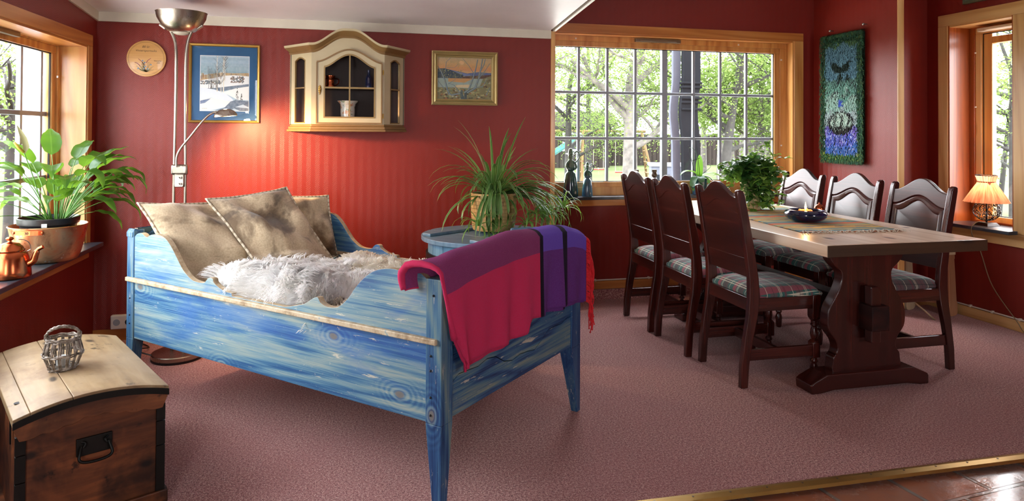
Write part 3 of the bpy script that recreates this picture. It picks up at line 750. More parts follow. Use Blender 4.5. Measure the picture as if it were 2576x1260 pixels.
# ------------------------------------------------------------------ dining table and chairs
wood('table_pine_y', ['#c8a888', '#dfc6aa', '#ecd9c2', '#5c4230'], 'y', .36, knots=5, coat=.3, wv=5, grain=.6)
wood('table_end_shaded_x', ['#2c1c10', '#3e2917', '#4d3521', '#140c08'], 'x', .45, knots=3)  # end grain darkened so the colour carries the shade on that face
wood('mahogany_z', ['#260c09', '#3d150f', '#552017'], 'z', .27, coat=.45, wv=5, grain=.35, spec=.5)
wood('mahogany_x', ['#260c09', '#3d150f', '#552017'], 'x', .27, coat=.45, wv=5, grain=.35, spec=.5)
wood('mahogany_y', ['#230d0a', '#391510', '#4e2018'], 'y', .32, coat=.3, wv=5, grain=.35, spec=.5)
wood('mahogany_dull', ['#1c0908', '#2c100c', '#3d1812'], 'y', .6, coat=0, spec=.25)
def plaid():
    t = NT('plaid'); x, y, z = t.sep()[:3]
    def stripes(u, per, items, base):
        p = t.math('MULTIPLY', t.math('FRACT', t.math('DIVIDE', t.math('ADD', u, 10), per)), per); col = base
        return p
    P = .15
    px = t.math('MULTIPLY', t.math('FRACT', t.math('DIVIDE', t.math('ADD', x, 3.02), P)), P)
    py = t.math('MULTIPLY', t.math('FRACT', t.math('DIVIDE', t.math('ADD', y, 3.0), P)), P)
    col = '#3f6d68'
    col = t.mix(t.math('MULTIPLY', t.band(px, .05, .020), .7), col, '#6f5558')
    col = t.mix(t.math('MULTIPLY', t.band(py, .05, .022), .6), col, '#6a4046')
    col = t.mix(t.math('MULTIPLY', t.band(py, .112, .014), .8), col, '#a5505f')
    col = t.mix(t.math('MULTIPLY', t.band(px, .118, .006), .6), col, '#7c3444')
    for pp, cs in ((px, (.012, .086, .094)), (py, (.010, .080, .088))):
        for c_ in cs: col = t.mix(t.math('MULTIPLY', t.band(pp, c_, .0017), .8), col, '#dcd8c0')
    for pp, cs in ((px, (.05,)), (py, (.05, .134))):
        for c_ in cs: col = t.mix(t.math('MULTIPLY', t.band(pp, c_, .0012), .7), col, '#182428')
    t.bump(t.noise(sc=500, det=1), .3, .001)
    M['plaid'] = t.fin(col, .85, 0, .2, Sheen_Weight=.3)
plaid()
table = thing('dining_table', 'long pine-topped trestle dining table with dark red carved trestles', 'table', (2.618, 2.722, 0))
TW, TL_, TH = .456, 2.05, .785
g = G().box(-TW, TW, 0, TL_, TH-.056, TH); g.build('tabletop', 'table_pine_y', table, bevel=.005, seg=3)
g = G().box(-TW, TW, -.004, .0, TH-.055, TH-.001); g.build('end_cap', 'table_end_shaded_x', table, bevel=.0015)
half = smooth_poly([(.215, .735), (.222, .70), (.218, .66), (.188, .625), (.155, .595), (.152, .55), (.178, .49), (.222, .42), (.236, .36), (.228, .30), (.190, .25), (.176, .21), (.186, .178)], 3)+smooth_poly([(.186, .178), (.200, .165), (.203, .14), (.207, .115), (.207, .085)], 2)
for ty in (.275, 1.62):
    tr = G().prism(half+[(-x, z) for x, z in half[::-1]], ty, ty+.062, 'xz')
    tr.build('trestle', 'mahogany_z', table, bevel=.006, seg=3, smooth=40)
    ft = [(-.352, 0), (-.356, .045), (-.335, .060), (-.262, .092), (.262, .092), (.345, .055), (.352, .045), (.352, 0), (.30, 0), (.22, .012), (-.22, .012), (-.30, 0)]
    g = G().prism(ft, ty-.032, ty+.094, 'xz'); g.build('trestle_foot', 'mahogany_x', table, bevel=.006, seg=3)
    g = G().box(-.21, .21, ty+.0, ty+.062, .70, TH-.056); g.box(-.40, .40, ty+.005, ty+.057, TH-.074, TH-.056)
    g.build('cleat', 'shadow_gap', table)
g = G().box(-.052, .052, .18, 1.80, .31, .435); g.build('stretcher_beam', 'mahogany_dull', table, bevel=.004)
for yy in (.205, 1.74):
    g = G().prism([(-.036, .245), (.022, .245), (.026, .50), (.018, .522), (.0, .530), (-.036, .528)], yy, yy+.05, 'xz'); g.build('wedge', 'mahogany_z', table, bevel=.006)
def chair(label, loc, rz, group, first=[None]):
    if first[0] is not None:
        c = copy_tree(first[0]); c.location = loc; c.rotation_euler = (0, 0, rz); c['label'] = label; c['group'] = group; return c
    c = thing('dining_chair', label, 'chair', loc, rz, group); first[0] = c
    X = lambda z: lerp([(0, 0), (.12, .006), (.25, .026), (.36, .048), (.45, .058), (.55, .055), (.68, .036), (.85, .006), (1.05, -.034)], z)
    zs = [0, .06, .12, .18, .25, .31, .36, .41, .46, .51, .56, .62, .68, .76, .84, .92, .985]
    for s in (-1, 1):
        D = lambda z: lerp([(0, .040), (.2, .046), (.45, .062), (.6, .052), (1, .042)], z)/2
        poly = [(X(z)+D(z), z) for z in zs]+[(X(1)+.015, 1.004), (X(1)-.004, 1.012), (X(1)-.018, 1.006)]+[(X(z)-D(z), z) for z in zs[::-1]]
        g = G().prism(poly, s*.222, s*.190, 'xz'); g.build('back_leg', 'mahogany_z', c, bevel=.005, seg=3, smooth=40)
        # turned front leg with square blocks
        g = G(); fx, fy = .425, s*.198
        g.box(fx-.024, fx+.024, fy-.024, fy+.024, .335, .455)
        g.hexa([(fx-.014, fy-.014, .315), (fx+.014, fy-.014, .315), (fx+.014, fy+.014, .315), (fx-.014, fy+.014, .315)], [(fx-.024, fy-.024, .335), (fx+.024, fy-.024, .335), (fx+.024, fy+.024, .335), (fx-.024, fy+.024, .335)])
        g.lathe([(.012, .215), (.017, .225), (.021, .245), (.018, .27), (.013, .285), (.019, .292), (.019, .298), (.014, .303), (.018, .31), (.014, .32)], 16, (fx, fy, 0))
        g.box(fx-.022, fx+.022, fy-.022, fy+.022, .125, .205)
        g.hexa([(fx-.022, fy-.022, .205), (fx+.022, fy-.022, .205), (fx+.022, fy+.022, .205), (fx-.022, fy+.022, .205)], [(fx-.012, fy-.012, .218), (fx+.012, fy-.012, .218), (fx+.012, fy+.012, .218), (fx-.012, fy+.012, .218)])
        g.lathe([(.013, .0), (.017, .008), (.020, .04), (.022, .07), (.015, .09), (.013, .095), (.020, .103), (.020, .11), (.014, .12), (.018, .128)], 16, (fx, fy, 0))
        g.build('front_leg', 'mahogany_z', c, bevel=.003, smooth=40)
        g = G().box(.02, fx-.02, s*.213, s*.193, .135, .192); g.build('side_stretcher', 'mahogany_x', c, bevel=.003)
        g = G().box(.07, fx-.02, s*.218, s*.198, .385, .452); g.build('seat_rail', 'mahogany_x', c, bevel=.003)
    g = G().box(.20, .225, -.195, .195, .135, .185); g.build('cross_stretcher', 'mahogany_y', c, bevel=.003)
    G().box(.405, .43, -.18, .18, .385, .452).build('seat_rail', 'mahogany_y', c, bevel=.003); G().box(.035, .06, -.195, .195, .385, .452).build('seat_rail', 'mahogany_y', c, bevel=.003)
    def arch(y, z0, z1): # z along the arched contour
        a = abs(y)/.19; return z0+(z1-z0)*(.5+.5*cos(pi*min(1, a*1.05)))
    ys = [-.19+.38*i/24 for i in range(25)]
    tilt = lambda p: (p[0]+X(p[2]), p[1], p[2])
    def bk(name, poly, d0, d1, mat, bev=.003):
        pass
    def pr(name, poly, d0, d1, mat, bev):
        g = G().prism(poly, d0, d1, 'yz', fn=tilt); g.build(name, mat, c, bevel=bev, seg=3); return g
    top = [(y, arch(y, .968, 1.043)) for y in ys]; lowr = [(y, arch(y, .885, .945)) for y in ys]
    pr('top_rail', top+lowr[::-1], -.013, .015, 'mahogany_y', .004)
    pr('lower_rail', [(-.19, .555), (.19, .555), (.19, .655), (-.19, .655)], -.013, .013, 'mahogany_y', .003)
    # panel: flat behind, raised field in front
    inset = [(-.19, .655), (.19, .655)]+[(y, arch(y, .885, .945)) for y in ys[::-1]]
    g = G().prism(inset, -.010, .004, 'yz', fn=tilt); g.build('back_panel', 'mahogany_y', c)
    yy_ = [-.19+.38*i/28 for i in range(29)]
    def ring(k, d, pk):
        w = .19-k; b = .658+k*.75
        return [tilt((d, -w, b)), tilt((d, w, b))]+[tilt((d, y*w/.19, arch(y, .885, .945)-k*.95+pk*(1-abs(y)/.19)**1.5*.010)) for y in yy_[::-1]]
    rings = [ring(0, .0045, 0), ring(.006, .0125, 0), ring(.014, .0185, 0), ring(.030, .0165, .3), ring(.040, .0105, .6), ring(.042, .0075, 1), ring(.046, .0085, 1)]
    n = len(rings[0]); fs = [(k*n+i, k*n+(i+1) % n, (k+1)*n+(i+1) % n, (k+1)*n+i) for k in range(len(rings)-1) for i in range(n)]
    g = G().add([p for r_ in rings for p in r_], fs+[tuple(range((len(rings)-1)*n, len(rings)*n))])
    g.build('raised_field', 'mahogany_y', c, smooth=28)
    # cushion
    def cf(u, v):
        x = .055+.40*u; hw = .196+.020*u; y = hw*(2*v-1)
        e = (max(0, 1-abs(2*u-1)**5)*max(0, 1-abs(2*v-1)**5))**.5
        return (x, y, .472+.038*e)
    g = G(); g.grid(cf, 20, 20)
    bnd = lambda u, v: Vector(cf(u, v))
    ring = [(i/20, 0) for i in range(20)]+[(1, i/20) for i in range(20)]+[(1-i/20, 1) for i in range(20)]+[(0, 1-i/20) for i in range(20)]
    r0 = [bnd(*q) for q in ring]; cen = Vector((.255, 0, 0)); n = len(r0)
    r1 = [Vector((p.x+(p.x-cen.x)*.022, p.y*1.022, .462)) for p in r0]; r2 = [Vector((p.x, p.y, .450)) for p in r0]
    g.add(r0+r1+r2, [(i, n+i, n+(i+1) % n, (i+1) % n) for i in range(n)]+[(n+i, 2*n+i, 2*n+(i+1) % n, n+(i+1) % n) for i in range(n)])
    g.build('seat_cushion', 'plaid', c, smooth=180, weld=True)
    return c
GL = 'dark red dining chairs on the left side of the table'; GR = 'dark red dining chairs on the right side of the table'
chair('dark red dining chair with plaid seat, nearest on the left side of the table', (1.985, 3.335, 0), 0, GL)
chair('dark red dining chair with plaid seat, middle one on the left side of the table', (1.950, 3.845, 0), R(-1), GL)
chair('dark red dining chair with plaid seat, farthest on the left side near the big window', (1.950, 4.345, 0), R(-1), GL)
chair('dark red dining chair with raised back panel, nearest on the right side of the table', (3.27, 3.33, 0), pi, GR)
chair('dark red dining chair with raised back panel, middle one on the right side', (3.27, 3.865, 0), pi+R(1), GR)
chair('dark red dining chair with raised back panel, farthest right beside the window corner', (3.27, 4.40, 0), pi, GR)

# ---- on the table
t = NT('runner_cloth'); x, y, z = t.sep()[:3]
nz = t.noise(t.map((4, 60, 1)), 3, 3)
v = t.math('FRACT', t.math('MULTIPLY', t.math('ADD', y, t.math('MULTIPLY', t.noise(t.map((2.2, 9, 1)), 5, 2), .06)), 3.1))
col = t.ramp(v, [(0, '#c4562a'), (.13, '#c8683a'), (.15, '#3f7f8c'), (.24, '#1f5f74'), (.30, '#b5ab78'), (.40, '#4a7f8c'), (.50, '#c79a3c'), (.60, '#d0a84c'), (.66, '#174c78'), (.72, '#c79c48'), (.82, '#7f9a78'), (.92, '#a3946c'), (1, '#c4562a')], 'CONSTANT')
col = t.mix(t.math('MULTIPLY', nz, .25), col, '#cbbf9d')
t.bump(t.wave(t.map((1, 1, 1)), 120, 0, 0, ax='Y'), .4, .002); M['runner_cloth'] = t.fin(col, .9)
plain('fringe_white', '#cfc8b8', .9, nz=.1, nsc=80)
rn = thing('table_runner', 'striped woven table runner with white knotted fringe', 'table runner', (2.60, 3.075, TH), R(-4.5))
g = G(); rl = 1.25
g.grid(lambda u, v: (-.293+.586*u, v*rl, .003+.0012*sin(u*9+v*20)), 24, 60); g.build('cloth', 'runner_cloth', rn, smooth=180, solid=.003)
g = G(); rnd = random.Random(8)
for i in range(46):
    x = -.29+.58*i/45; p = [(x, .002, .004), (x+rnd.uniform(-.008, .008), -.012, .007+rnd.uniform(0, .006)), (x+rnd.uniform(-.014, .014), -.024, .004+rnd.uniform(0, .009)), (x+rnd.uniform(-.02, .02), -.036, .004)]
    g.tube(smooth_poly(p, 3), .0024, 5)
g.build('fringe', 'fringe_white', rn, smooth=180)
t = NT('cobalt_glaze'); M['cobalt_glaze'] = t.fin(t.ramp(t.noise(sc=9, det=3), [(.35, '#0b1633'), (.7, '#1a2c5c')]), .12, 0, .6, Coat_Weight=.6)
bowl = thing('candle_bowl', 'round dark blue glazed bowl on the table runner', 'bowl', (2.612, 3.475, TH+.006))
g = G().lathe([(.060, 0), (.070, .002), (.098, .012), (.115, .028), (.119, .042), (.114, .056), (.100, .066), (.088, .068), (.084, .064), (.092, .056), (.102, .042), (.088, .02), (.0, .012)], 40)
g.build('body', 'cobalt_glaze', bowl, smooth=60)
t = NT('candle_wax'); M['candle_wax'] = t.fin('#f0935a', .4, 0, .4, Subsurface_Weight=.4, Subsurface_Scale=.01, Emission_Color=hx('#ff8a3c'), Emission_Strength=.55)
cn = thing('candle', 'short lit orange candle inside the blue bowl', 'candle', (2.612, 3.475, TH+.030))
g = G(); cvs = []
g.lathe([(.034, 0), (.036, .01), (.037, .038), (.034, .042), (.029, .037), (.0, .033)], 24)
for i in range(9):
    a = i*.7; g.sphere((.032*cos(a), .032*sin(a), .036+.004*sin(i*2.1)), .008, 8, 6)
g.build('wax', 'candle_wax', cn, smooth=60)
G().tube([(0, 0, .03), (.001, 0, .045)], .0012, 6).build('wick', 'black_plastic', cn)
t = NT('flame'); M['flame'] = t.fin('#000000', 1, 0, 0, Emission_Color=hx('#ffcf7a'), Emission_Strength=9)
fl_ = G().lathe([(.0004, .0), (.0045, .006), (.006, .014), (.0042, .026), (.002, .036), (.0003, .045)], 12, (0, 0, .042)); fl_.build('flame', 'flame', cn, smooth=180)
cl_ = bpy.data.lights.new('candle_glow', 'POINT'); cl_.energy = .5; cl_.color = (1, .5, .18); cl_.shadow_soft_size = .008
co_ = bpy.data.objects.new('candle_glow', cl_); COL.objects.link(co_); co_.parent = cn; co_.location = (0, 0, .105)
plain('copper', '#b9623c', .22, 1.0, nz=.12, nsc=14)
t = NT('copper_old'); f = t.noise(sc=7, det=5, ro=.65, dis=.5); f2 = t.noise(sc=45, det=2)
col = t.ramp(f, [(.3, '#a04c28'), (.45, '#d2845a'), (.58, '#c8a078'), (.7, '#93664c')])
sp_ = t.math('GREATER_THAN', f2, .70); col = t.mix(t.math('MULTIPLY', sp_, .8), col, '#e0d6c8')
M['copper_old'] = t.fin(col, t.ramp(f, [(.3, .22), (.7, .42)]), .85)
bell = thing('table_bell', 'small shiny copper service bell behind the blue bowl', 'bell', (2.99, 3.84, TH))
g = G().lathe([(.037, 0), (.038, .006), (.034, .012)], 28); g.build('base', 'copper', bell, smooth=40)
g = G().lathe([(.037, .014), (.037, .020), (.032, .024), (.033, .030), (.029, .045), (.018, .056), (.006, .060), (.004, .066), (.006, .070), (.0, .073)], 28); g.build('dome', 'copper', bell, smooth=60)

# ---- things on the slate sill of the big window
t = NT('teal_glaze'); f = t.noise(sc=14, det=4)
z_ = t.sep()[2]
M['teal_glaze'] = t.fin(t.ramp(t.math('ADD', f, t.math('MULTIPLY', z_, 1.2)), [(.3, '#22224a'), (.5, '#1f4a58'), (.7, '#2f5c50'), (.95, '#5c7862')]), .12, 0, .6, Coat_Weight=.5)
M['blue_glaze'] = None
t = NT('blue_glaze'); f = t.noise(sc=20, det=4)
M['blue_glaze'] = t.fin(t.ramp(t.math('ADD', f, t.math('MULTIPLY', t.sep()[2], 1.6)), [(.4, '#4c7c98'), (.65, '#3c6478'), (.85, '#386452'), (1.0, '#5c7862')]), .15, 0, .6, Coat_Weight=.5)
def lady(label, loc, h, mat, rz):
    o = thing('ceramic_figurine', label, 'figurine', loc, rz); k = h/.37
    g = G().lathe([(.058, 0), (.060, .006), (.056, .06), (.050, .12), (.042, .175), (.030, .188), (.022, .20)], 28, T=Matrix.Scale(k, 4)); g.build('skirt', mat, o, smooth=50)
    g = G().lathe([(.024, .195), (.034, .212), (.031, .24), (.020, .262), (.014, .28), (.015, .295), (.020, .312), (.014, .325)], 20, T=Matrix.Scale(k, 4)); g.build('torso', mat, o, smooth=60)
    g = G()
    for s in (-1, 1):
        g.tube([Vector(p)*k for p in smooth_poly([(s*.012, -.004, .275), (s*.034, -.012, .252), (s*.036, -.026, .222), (s*.012, -.036, .208)], 4)], [.008*k]*13, 8)
    g.build('arms', mat, o, smooth=60)
    g = G().lathe([(.012, .318), (.038, .326), (.040, .330), (.018, .334), (.017, .350), (.011, .368), (.0, .370)], 24, T=Matrix.Scale(k, 4)); g.build('hat', mat, o, smooth=50)
    g = G().tube([Vector(p)*k for p in smooth_poly([(.026, 0, .332), (.050, 0, .345), (.068, 0, .325), (.066, 0, .292), (.048, 0, .268), (.020, 0, .252)], 5)], .0065*k, 8); g.build('handle', mat, o, smooth=60)
    return o
lady('tall dark ceramic lady figurine with hat and looped handle on the sill', (1.70, 5.055, .803), .375, 'teal_glaze', 0)
lady('smaller blue green ceramic lady figurine with hat, right of the taller one', (1.838, 5.055, .803), .268, 'blue_glaze', 0)
wood('turned_oak', ['#2b2018', '#3f3226', '#57493a'], 'z', .3, coat=.3)
for i, (x, l) in enumerate(((2.245, 'turned dark wooden grinder behind the left chair backs'), (2.40, 'turned dark wooden grinder just left of the potted orchid'))):
    o = thing('pepper_grinder', l, 'grinder', (x, 5.045, .803), 0, 'turned grinders on the sill')
    G().lathe([(.028, 0), (.029, .01), (.022, .03), (.018, .08), (.023, .12), (.022, .135)], 20).build('body', 'turned_oak', o, smooth=50)
    G().lathe([(.020, .137), (.015, .145), (.023, .155), (.024, .170), (.018, .182), (.021, .19), (.021, .205), (.0, .208)], 20).build('top', 'turned_oak', o, smooth=50)
# ------------------------------------------------------------------ wall pieces
t = NT('paint_layer'); a = t.n('VertexColor'); a.layer_name = 'Col'
nz = t.noise(sc=60, det=3); col = t.mix(t.ramp(nz, [(.35, .0), (.75, .22)]), a.outputs[0], '#d8dde0')
M['paint_layer'] = t.fin(col, .5, 0, .4)
t = NT('oil_layer'); a = t.n('VertexColor'); a.layer_name = 'Col'
nz = t.noise(sc=90, det=4, ro=.7); nb = t.noise(sc=35, det=4, ro=.7, dis=1)
col = t.mix(t.ramp(nb, [(.45, .0), (.7, .5)]), a.outputs[0], '#8c8a5c')
t.bump(nz, .5, .003); M['oil_layer'] = t.fin(col, .4, 0, .5)
def frame(g, w, h, fw, prof, mi=0):
    """picture frame from a profile [(inset, depth)], centred at origin in xz facing -y"""
    rings = []
    for (i, d) in prof:
        a, b = w/2-i, h/2-i
        rings.append([(-a, -d, -b), (a, -d, -b), (a, -d, b), (-a, -d, b)])
    vs = [p for r_ in rings for p in r_]
    fs = [(4*j+k, 4*j+(k+1) % 4, 4*(j+1)+(k+1) % 4, 4*(j+1)+k) for j in range(len(rings)-1) for k in range(4)]
    g.add(vs, fs, mi)
class Paint:
    def __init__(s, w, h): s.g = G(); s.w, s.h, s.k = w, h, 0
    def P(s, x, y): x = min(1, max(0, x)); y = min(1, max(0, y)); return ((x-.5)*s.w, -.00002*s.k-.0001, (.5-y)*s.h)      # x,y 0..1 from top left
    def poly(s, pts, c):
        s.k += 1; vs = [s.P(*p) for p in pts]; s.g.add(vs, [tuple(range(len(vs)))], col=hx(c))
    def rect(s, x0, y0, x1, y1, c): s.poly([(x0, y0), (x0, y1), (x1, y1), (x1, y0)], c)
    def line(s, pts, w, c):
        s.k += 1; c = hx(c); n = len(pts)
        for i in range(n-1):
            (x0, y0), (x1, y1) = pts[i], pts[i+1]; dx, dy = x1-x0, y1-y0; l = math.hypot(dx, dy) or 1
            wa = w*(1-.7*i/n); wb = w*(1-.7*(i+1)/n); nx, ny = -dy/l, dx/l
            s.g.add([s.P(x0-nx*wa, y0-ny*wa), s.P(x0+nx*wa, y0+ny*wa), s.P(x1+nx*wb, y1+ny*wb), s.P(x1-nx*wb, y1-ny*wb)], [(0, 1, 2, 3)], col=c)
    def blob(s, x, y, rx, ry, c, n=9, j=.3, rnd=random):
        s.k += .02
        s.poly([(x+rx*cos(2*pi*i/n)*(1+rnd.uniform(-j, j)), y+ry*sin(2*pi*i/n)*(1+rnd.uniform(-j, j))) for i in range(n)], c); s.k -= 1
plain('gold_frame', '#b08a45', .32, .75, nz=.08); plain('gold_pale', '#b9a673', .34, .7, nz=.08)
plain('gold_dark', '#8c6a3c', .4, .6); plain('mat_blue', '#1f5380', .7, nz=.04, nsc=40); plain('mat_white', '#dfe3e0', .7)
# winter print
pc = thing('framed_print', 'gold framed winter landscape with bare birches and wide blue mat', 'picture', (-.758, YA-.003, 1.602))
g = G(); frame(g, .425, .505, .02, [(0, 0), (0, .018), (.004, .022), (.012, .020), (.017, .014), (.017, .008)]); g.build('frame', 'gold_frame', pc)
g = G().box(-.2, .2, -.008, -.002, -.24, .24); g.build('mat', 'mat_blue', pc)
g = G().box(-.148, .148, -.0085, -.007, -.178, .178); g.build('mat_bevel', 'mat_white', pc)
rnd = random.Random(12); p = Paint(.290, .350)
p.rect(0, 0, 1, 1, '#9fb6c6')
for i in range(6): p.rect(0, .03+i*.05, 1, .08+i*.05, ['#8fa9bc', '#93adc0', '#8ea8b8', '#8aa4b2', '#84a0ae', '#7f9ba6'][i])
p.poly([(0, .37), (.2, .33), (.45, .30), (.7, .31), (1, .30), (1, .42), (0, .46)], '#a98a5e')
for i in range(60): p.blob(rnd.random(), .345+.05*rnd.random(), .02, .035, rnd.choice(['#8f6c44', '#b0905c', '#7d6a52', '#9d9474']), rnd=rnd)
p.poly([(0, .45), (.25, .41), (.5, .355), (.7, .345), (1, .36), (1, .62), (0, .62)], '#dfe2e3')
for i in range(70):
    x = rnd.random(); p.blob(x*.42, .455+.06*rnd.random(), .014, .012, rnd.choice(['#5a6470', '#8d8f8c', '#77583f', '#3e4c58']), rnd=rnd)
for i in range(80): p.blob(.62+.28*rnd.random(), .37+.11*rnd.random(), .014, .013, rnd.choice(['#39434c', '#6a4a38', '#4c5a5e', '#7c6a5c']), rnd=rnd)
p.poly([(0, .60), (.3, .585), (.6, .55), (1, .50), (1, .56), (.7, .60), (.4, .645), (.1, .62)], '#55677c')
p.poly([(0, .58), (.28, .61), (.5, .67), (.66, .78), (.7, .835), (.4, .80), (.22, .76), (0, .80)], '#d5dde6')
p.poly([(.45, .66), (.75, .58), (1, .545), (1, .80), (.78, .80), (.6, .72)], '#e4e5e2')
p.poly([(0, .80), (.22, .765), (.45, .80), (.62, .83), (.52, .93), (.2, 1), (0, 1)], '#e6e3dd')
p.poly([(0, .82), (.22, .775), (.1, .86), (0, .88)], '#5c6d92')
p.poly([(.62, .83), (.72, .80), (1, .82), (1, 1), (.3, 1), (.5, .94)], '#4c6076')
p.poly([(.72, .93), (.88, .88), (1, .93), (1, .95)], '#b9c9d6'); p.poly([(.6, 1), (.7, .955), (.82, 1)], '#a9bccb')
for (x, y0, y1, w) in ((.345, .0, .65, .011), (.475, .02, .66, .012), (.425, .3, .67, .008), (.50, .0, .45, .007)):
    p.line([(x+.015*sin(y0*9), y0), (x-.01, (y0+y1)*.3), (x, (y0+y1)*.6), (x, y1)][::-1], w, '#ddd6c6')
    for i in range(12):
        yy = y0+(y1-y0)*.6*rnd.random(); sg = rnd.choice((-1, 1)); p.line([(x, yy), (x+sg*.03, yy-.04), (x+sg*(.05+.04*rnd.random()), yy-.08)], .003, '#5a5048')
for i in range(12):
    x = .17+.018*i; p.line([(x+.05*sin(i), .60), (x, .45), (x-.02, .18+.12*rnd.random())], .004, '#4a4642')
for (x, b, w, hh) in ((.76, .80, .07, .22), (.85, .80, .04, .12)):
    for i in range(34):
        t_ = rnd.random(); p.blob(x+w*(rnd.random()-.5)*1.2*t_, b-hh*(1-t_), .008, .007, rnd.choice(['#2f3b38', '#4a5448', '#5a4a3c']), rnd=rnd)
for i in range(9): p.line([(.04+.012*i, .965+.006*sin(i*2)), (.05+.012*i, .955)], .002, '#4a4640')
for v_ in range(len(p.g.v)): pass
o = p.g.build('painting', 'paint_layer', pc, loc=(0, -.0088, 0))
g = G().box(-.197, .197, -.0165, -.0155, -.237, .237); g.build('glass', 'glass', pc)
# oil painting
pc = thing('oil_painting', 'small gold framed oil painting of bare trees by a lake at sunset', 'picture', (.799, YA-.003, 1.672))
g = G(); frame(g, .462, .372, .04, [(0, 0), (0, .028), (.006, .030), (.010, .022), (.018, .018), (.026, .022), (.030, .014), (.034, .012), (.036, .016), (.041, .014), (.043, .004)]); g.build('frame', 'gold_pale', pc)
p = Paint(.382, .292); rnd = random.Random(5)
p.rect(0, 0, 1, 1, '#c2976a')
for i in range(7): p.rect(0, i*.045, 1, .05+i*.045, ['#b79d74', '#bb9c70', '#c09c6c', '#c49a66', '#c8955f', '#ca8e58', '#c78a5a'][i])
p.blob(.44, .13, .045, .055, '#d6a878', 14, .05, rnd)
p.poly([(0, .31), (.2, .29), (.4, .34), (.55, .38), (.75, .34), (1, .36), (1, .5), (0, .5)], '#4c5c86')
p.poly([(.2, .29), (.42, .36), (.6, .40), (.6, .45), (.2, .45)], '#6a76a0')
p.poly([(0, .28), (.14, .27), (.25, .31), (.42, .40), (.5, .45), (.5, .52), (0, .52)], '#22364a')
p.poly([(.45, .45), (.7, .43), (1, .40), (1, .55), (.45, .52)], '#54342a')
p.rect(0, .50, .86, .74, '#8fa09a'); p.poly([(.2, .50), (.66, .50), (.5, .60), (.2, .58)], '#c08a52'); p.poly([(.35, .66), (.62, .64), (.6, .72), (.3, .72)], '#c9b48c')
p.poly([(0, .72), (.3, .72), (.6, .74), (.78, .68), (.84, .5), (1, .42), (1, 1), (0, 1)], '#77704a')
for i in range(160):
    x, y = rnd.random(), .74+.26*rnd.random()
    if x > .82: y = .45+.55*rnd.random()
    p.blob(x, y, .022, .018, rnd.choice(['#8f8a55', '#5f4a30', '#a59a68', '#6b7a5a', '#94603a', '#a8a690', '#4a3c2a']), rnd=rnd)
for i in range(40): p.blob(.05+.45*rnd.random(), .30+.18*rnd.random(), .012, .010, rnd.choice(['#8f8f5a', '#6a7350', '#2f4a4a']), rnd=rnd)
T_ = '#46606a'
p.line([(.47, 1.0), (.44, .86), (.45, .78)], .035, '#3a5058'); p.line([(.52, 1.0), (.52, .85), (.6, .78)], .028, '#2c4048')
for L_, w in (([(.5, .84), (.58, .76), (.64, .55), (.70, .30), (.74, .04)], .02), ([(.55, .84), (.70, .72), (.76, .5), (.80, .25), (.83, .02)], .022), ([(.80, .3), (.86, .15), (.88, .02)], .012),
              ([(.68, .4), (.58, .2), (.46, .02)], .006), ([(.76, .5), (.88, .3), (.97, .12)], .008), ([(.42, .86), (.25, .90), (.19, .80), (.14, .55), (.06, .32), (0, .22)], .02), ([(.42, .86), (.34, .72), (.30, .66), (.20, .62)], .010),
              ([(.20, .9), (.22, .76), (.28, .72)], .008), ([(.14, .77), (.02, .58)], .008), ([(.2, .64), (.34, .52)], .006), ([(.15, .35), (.16, .12), (.24, .02)], .006), ([(.17, .26), (.32, .24), (.38, .16)], .004), ([(.70, .72), (.84, .68), (.92, .48)], .012), ([(.9, .9), (.97, .7)], .01)):
    p.line(L_, w, T_); p.line([(a-.004, b) for a, b in L_], w*.35, '#8f9aa4')
p.g.build('painting', 'oil_layer', pc, loc=(0, -.006, 0))
# round wooden wall plate
t = NT('plate_wood'); x, y, z = t.sep()[:3]
f = t.noise(t.map((2, 1, 30)), 3, 2); r_ = t.math('SQRT', t.math('ADD', t.math('MULTIPLY', x, x), t.math('MULTIPLY', z, z)))
col = t.ramp(f, [(.3, '#bd8a4e'), (.7, '#cb9a5c')])
col = t.mix(t.math('MULTIPLY', t.math('MAXIMUM', t.band(r_, .1035, .0008), t.band(r_, .0995, .0006)), .8), col, '#6a4420')
M['plate_wood'] = t.fin(col, .4, 0, .4, Coat_Weight=.2)
plain('ink_brown', '#4a3824', .6)
wp = thing('wall_plate', 'round pale wooden plate with painted flowers and lettering on the red wall', 'plate', (-1.217, YA-.003, 1.748))
G().lathe([(.0, 0), (.108, 0), (.113, .006), (.1125, .011), (.105, .0135), (.0, .0135)], 64, T=Matrix.Rotation(R(90), 4, 'X')).build('disc', 'plate_wood', wp, smooth=35)
RX = (R(90), 0, 0)
text('80 år.', 'inscription', .020, 'ink_brown', wp, (-.001, -.0137, .067), RX, .25)
text('Vintersportsuka.', 'inscription', .0185, 'ink_brown', wp, (.0, -.0137, .043), RX, .25)
text('Venabu', 'inscription', .0145, 'ink_brown', wp, (.064, -.0137, -.018), RX, .25)
text('1999', 'inscription', .0105, 'ink_brown', wp, (.067, -.0137, -.030), RX, .2)
p = Paint(.226, .226); rnd = random.Random(3)
for i in range(26):
    a = rnd.uniform(-1.5, 1.5); L = rnd.uniform(.12, .24); x1 = .46+L*sin(a); y1 = .86-L*cos(a)*1.2
    p.line([(.5, .87), (.49+.5*(x1-.49), .87+.4*(y1-.87)), (x1, y1)], .006, rnd.choice(['#6f6a38', '#7f7440', '#5a5a34'])); p.k -= 1
    p.line([(x1, y1), (x1+.04*cos(a), y1-.01)], .005, '#77703c'); p.k -= 1
for L_ in ([(.46, .68), (.38, .58), (.30, .51)], [(.35, .71), (.28, .64), (.21, .61)], [(.50, .62), (.55, .54), (.62, .49)]): p.line(L_, .010, '#7a3040')
p.k += 2
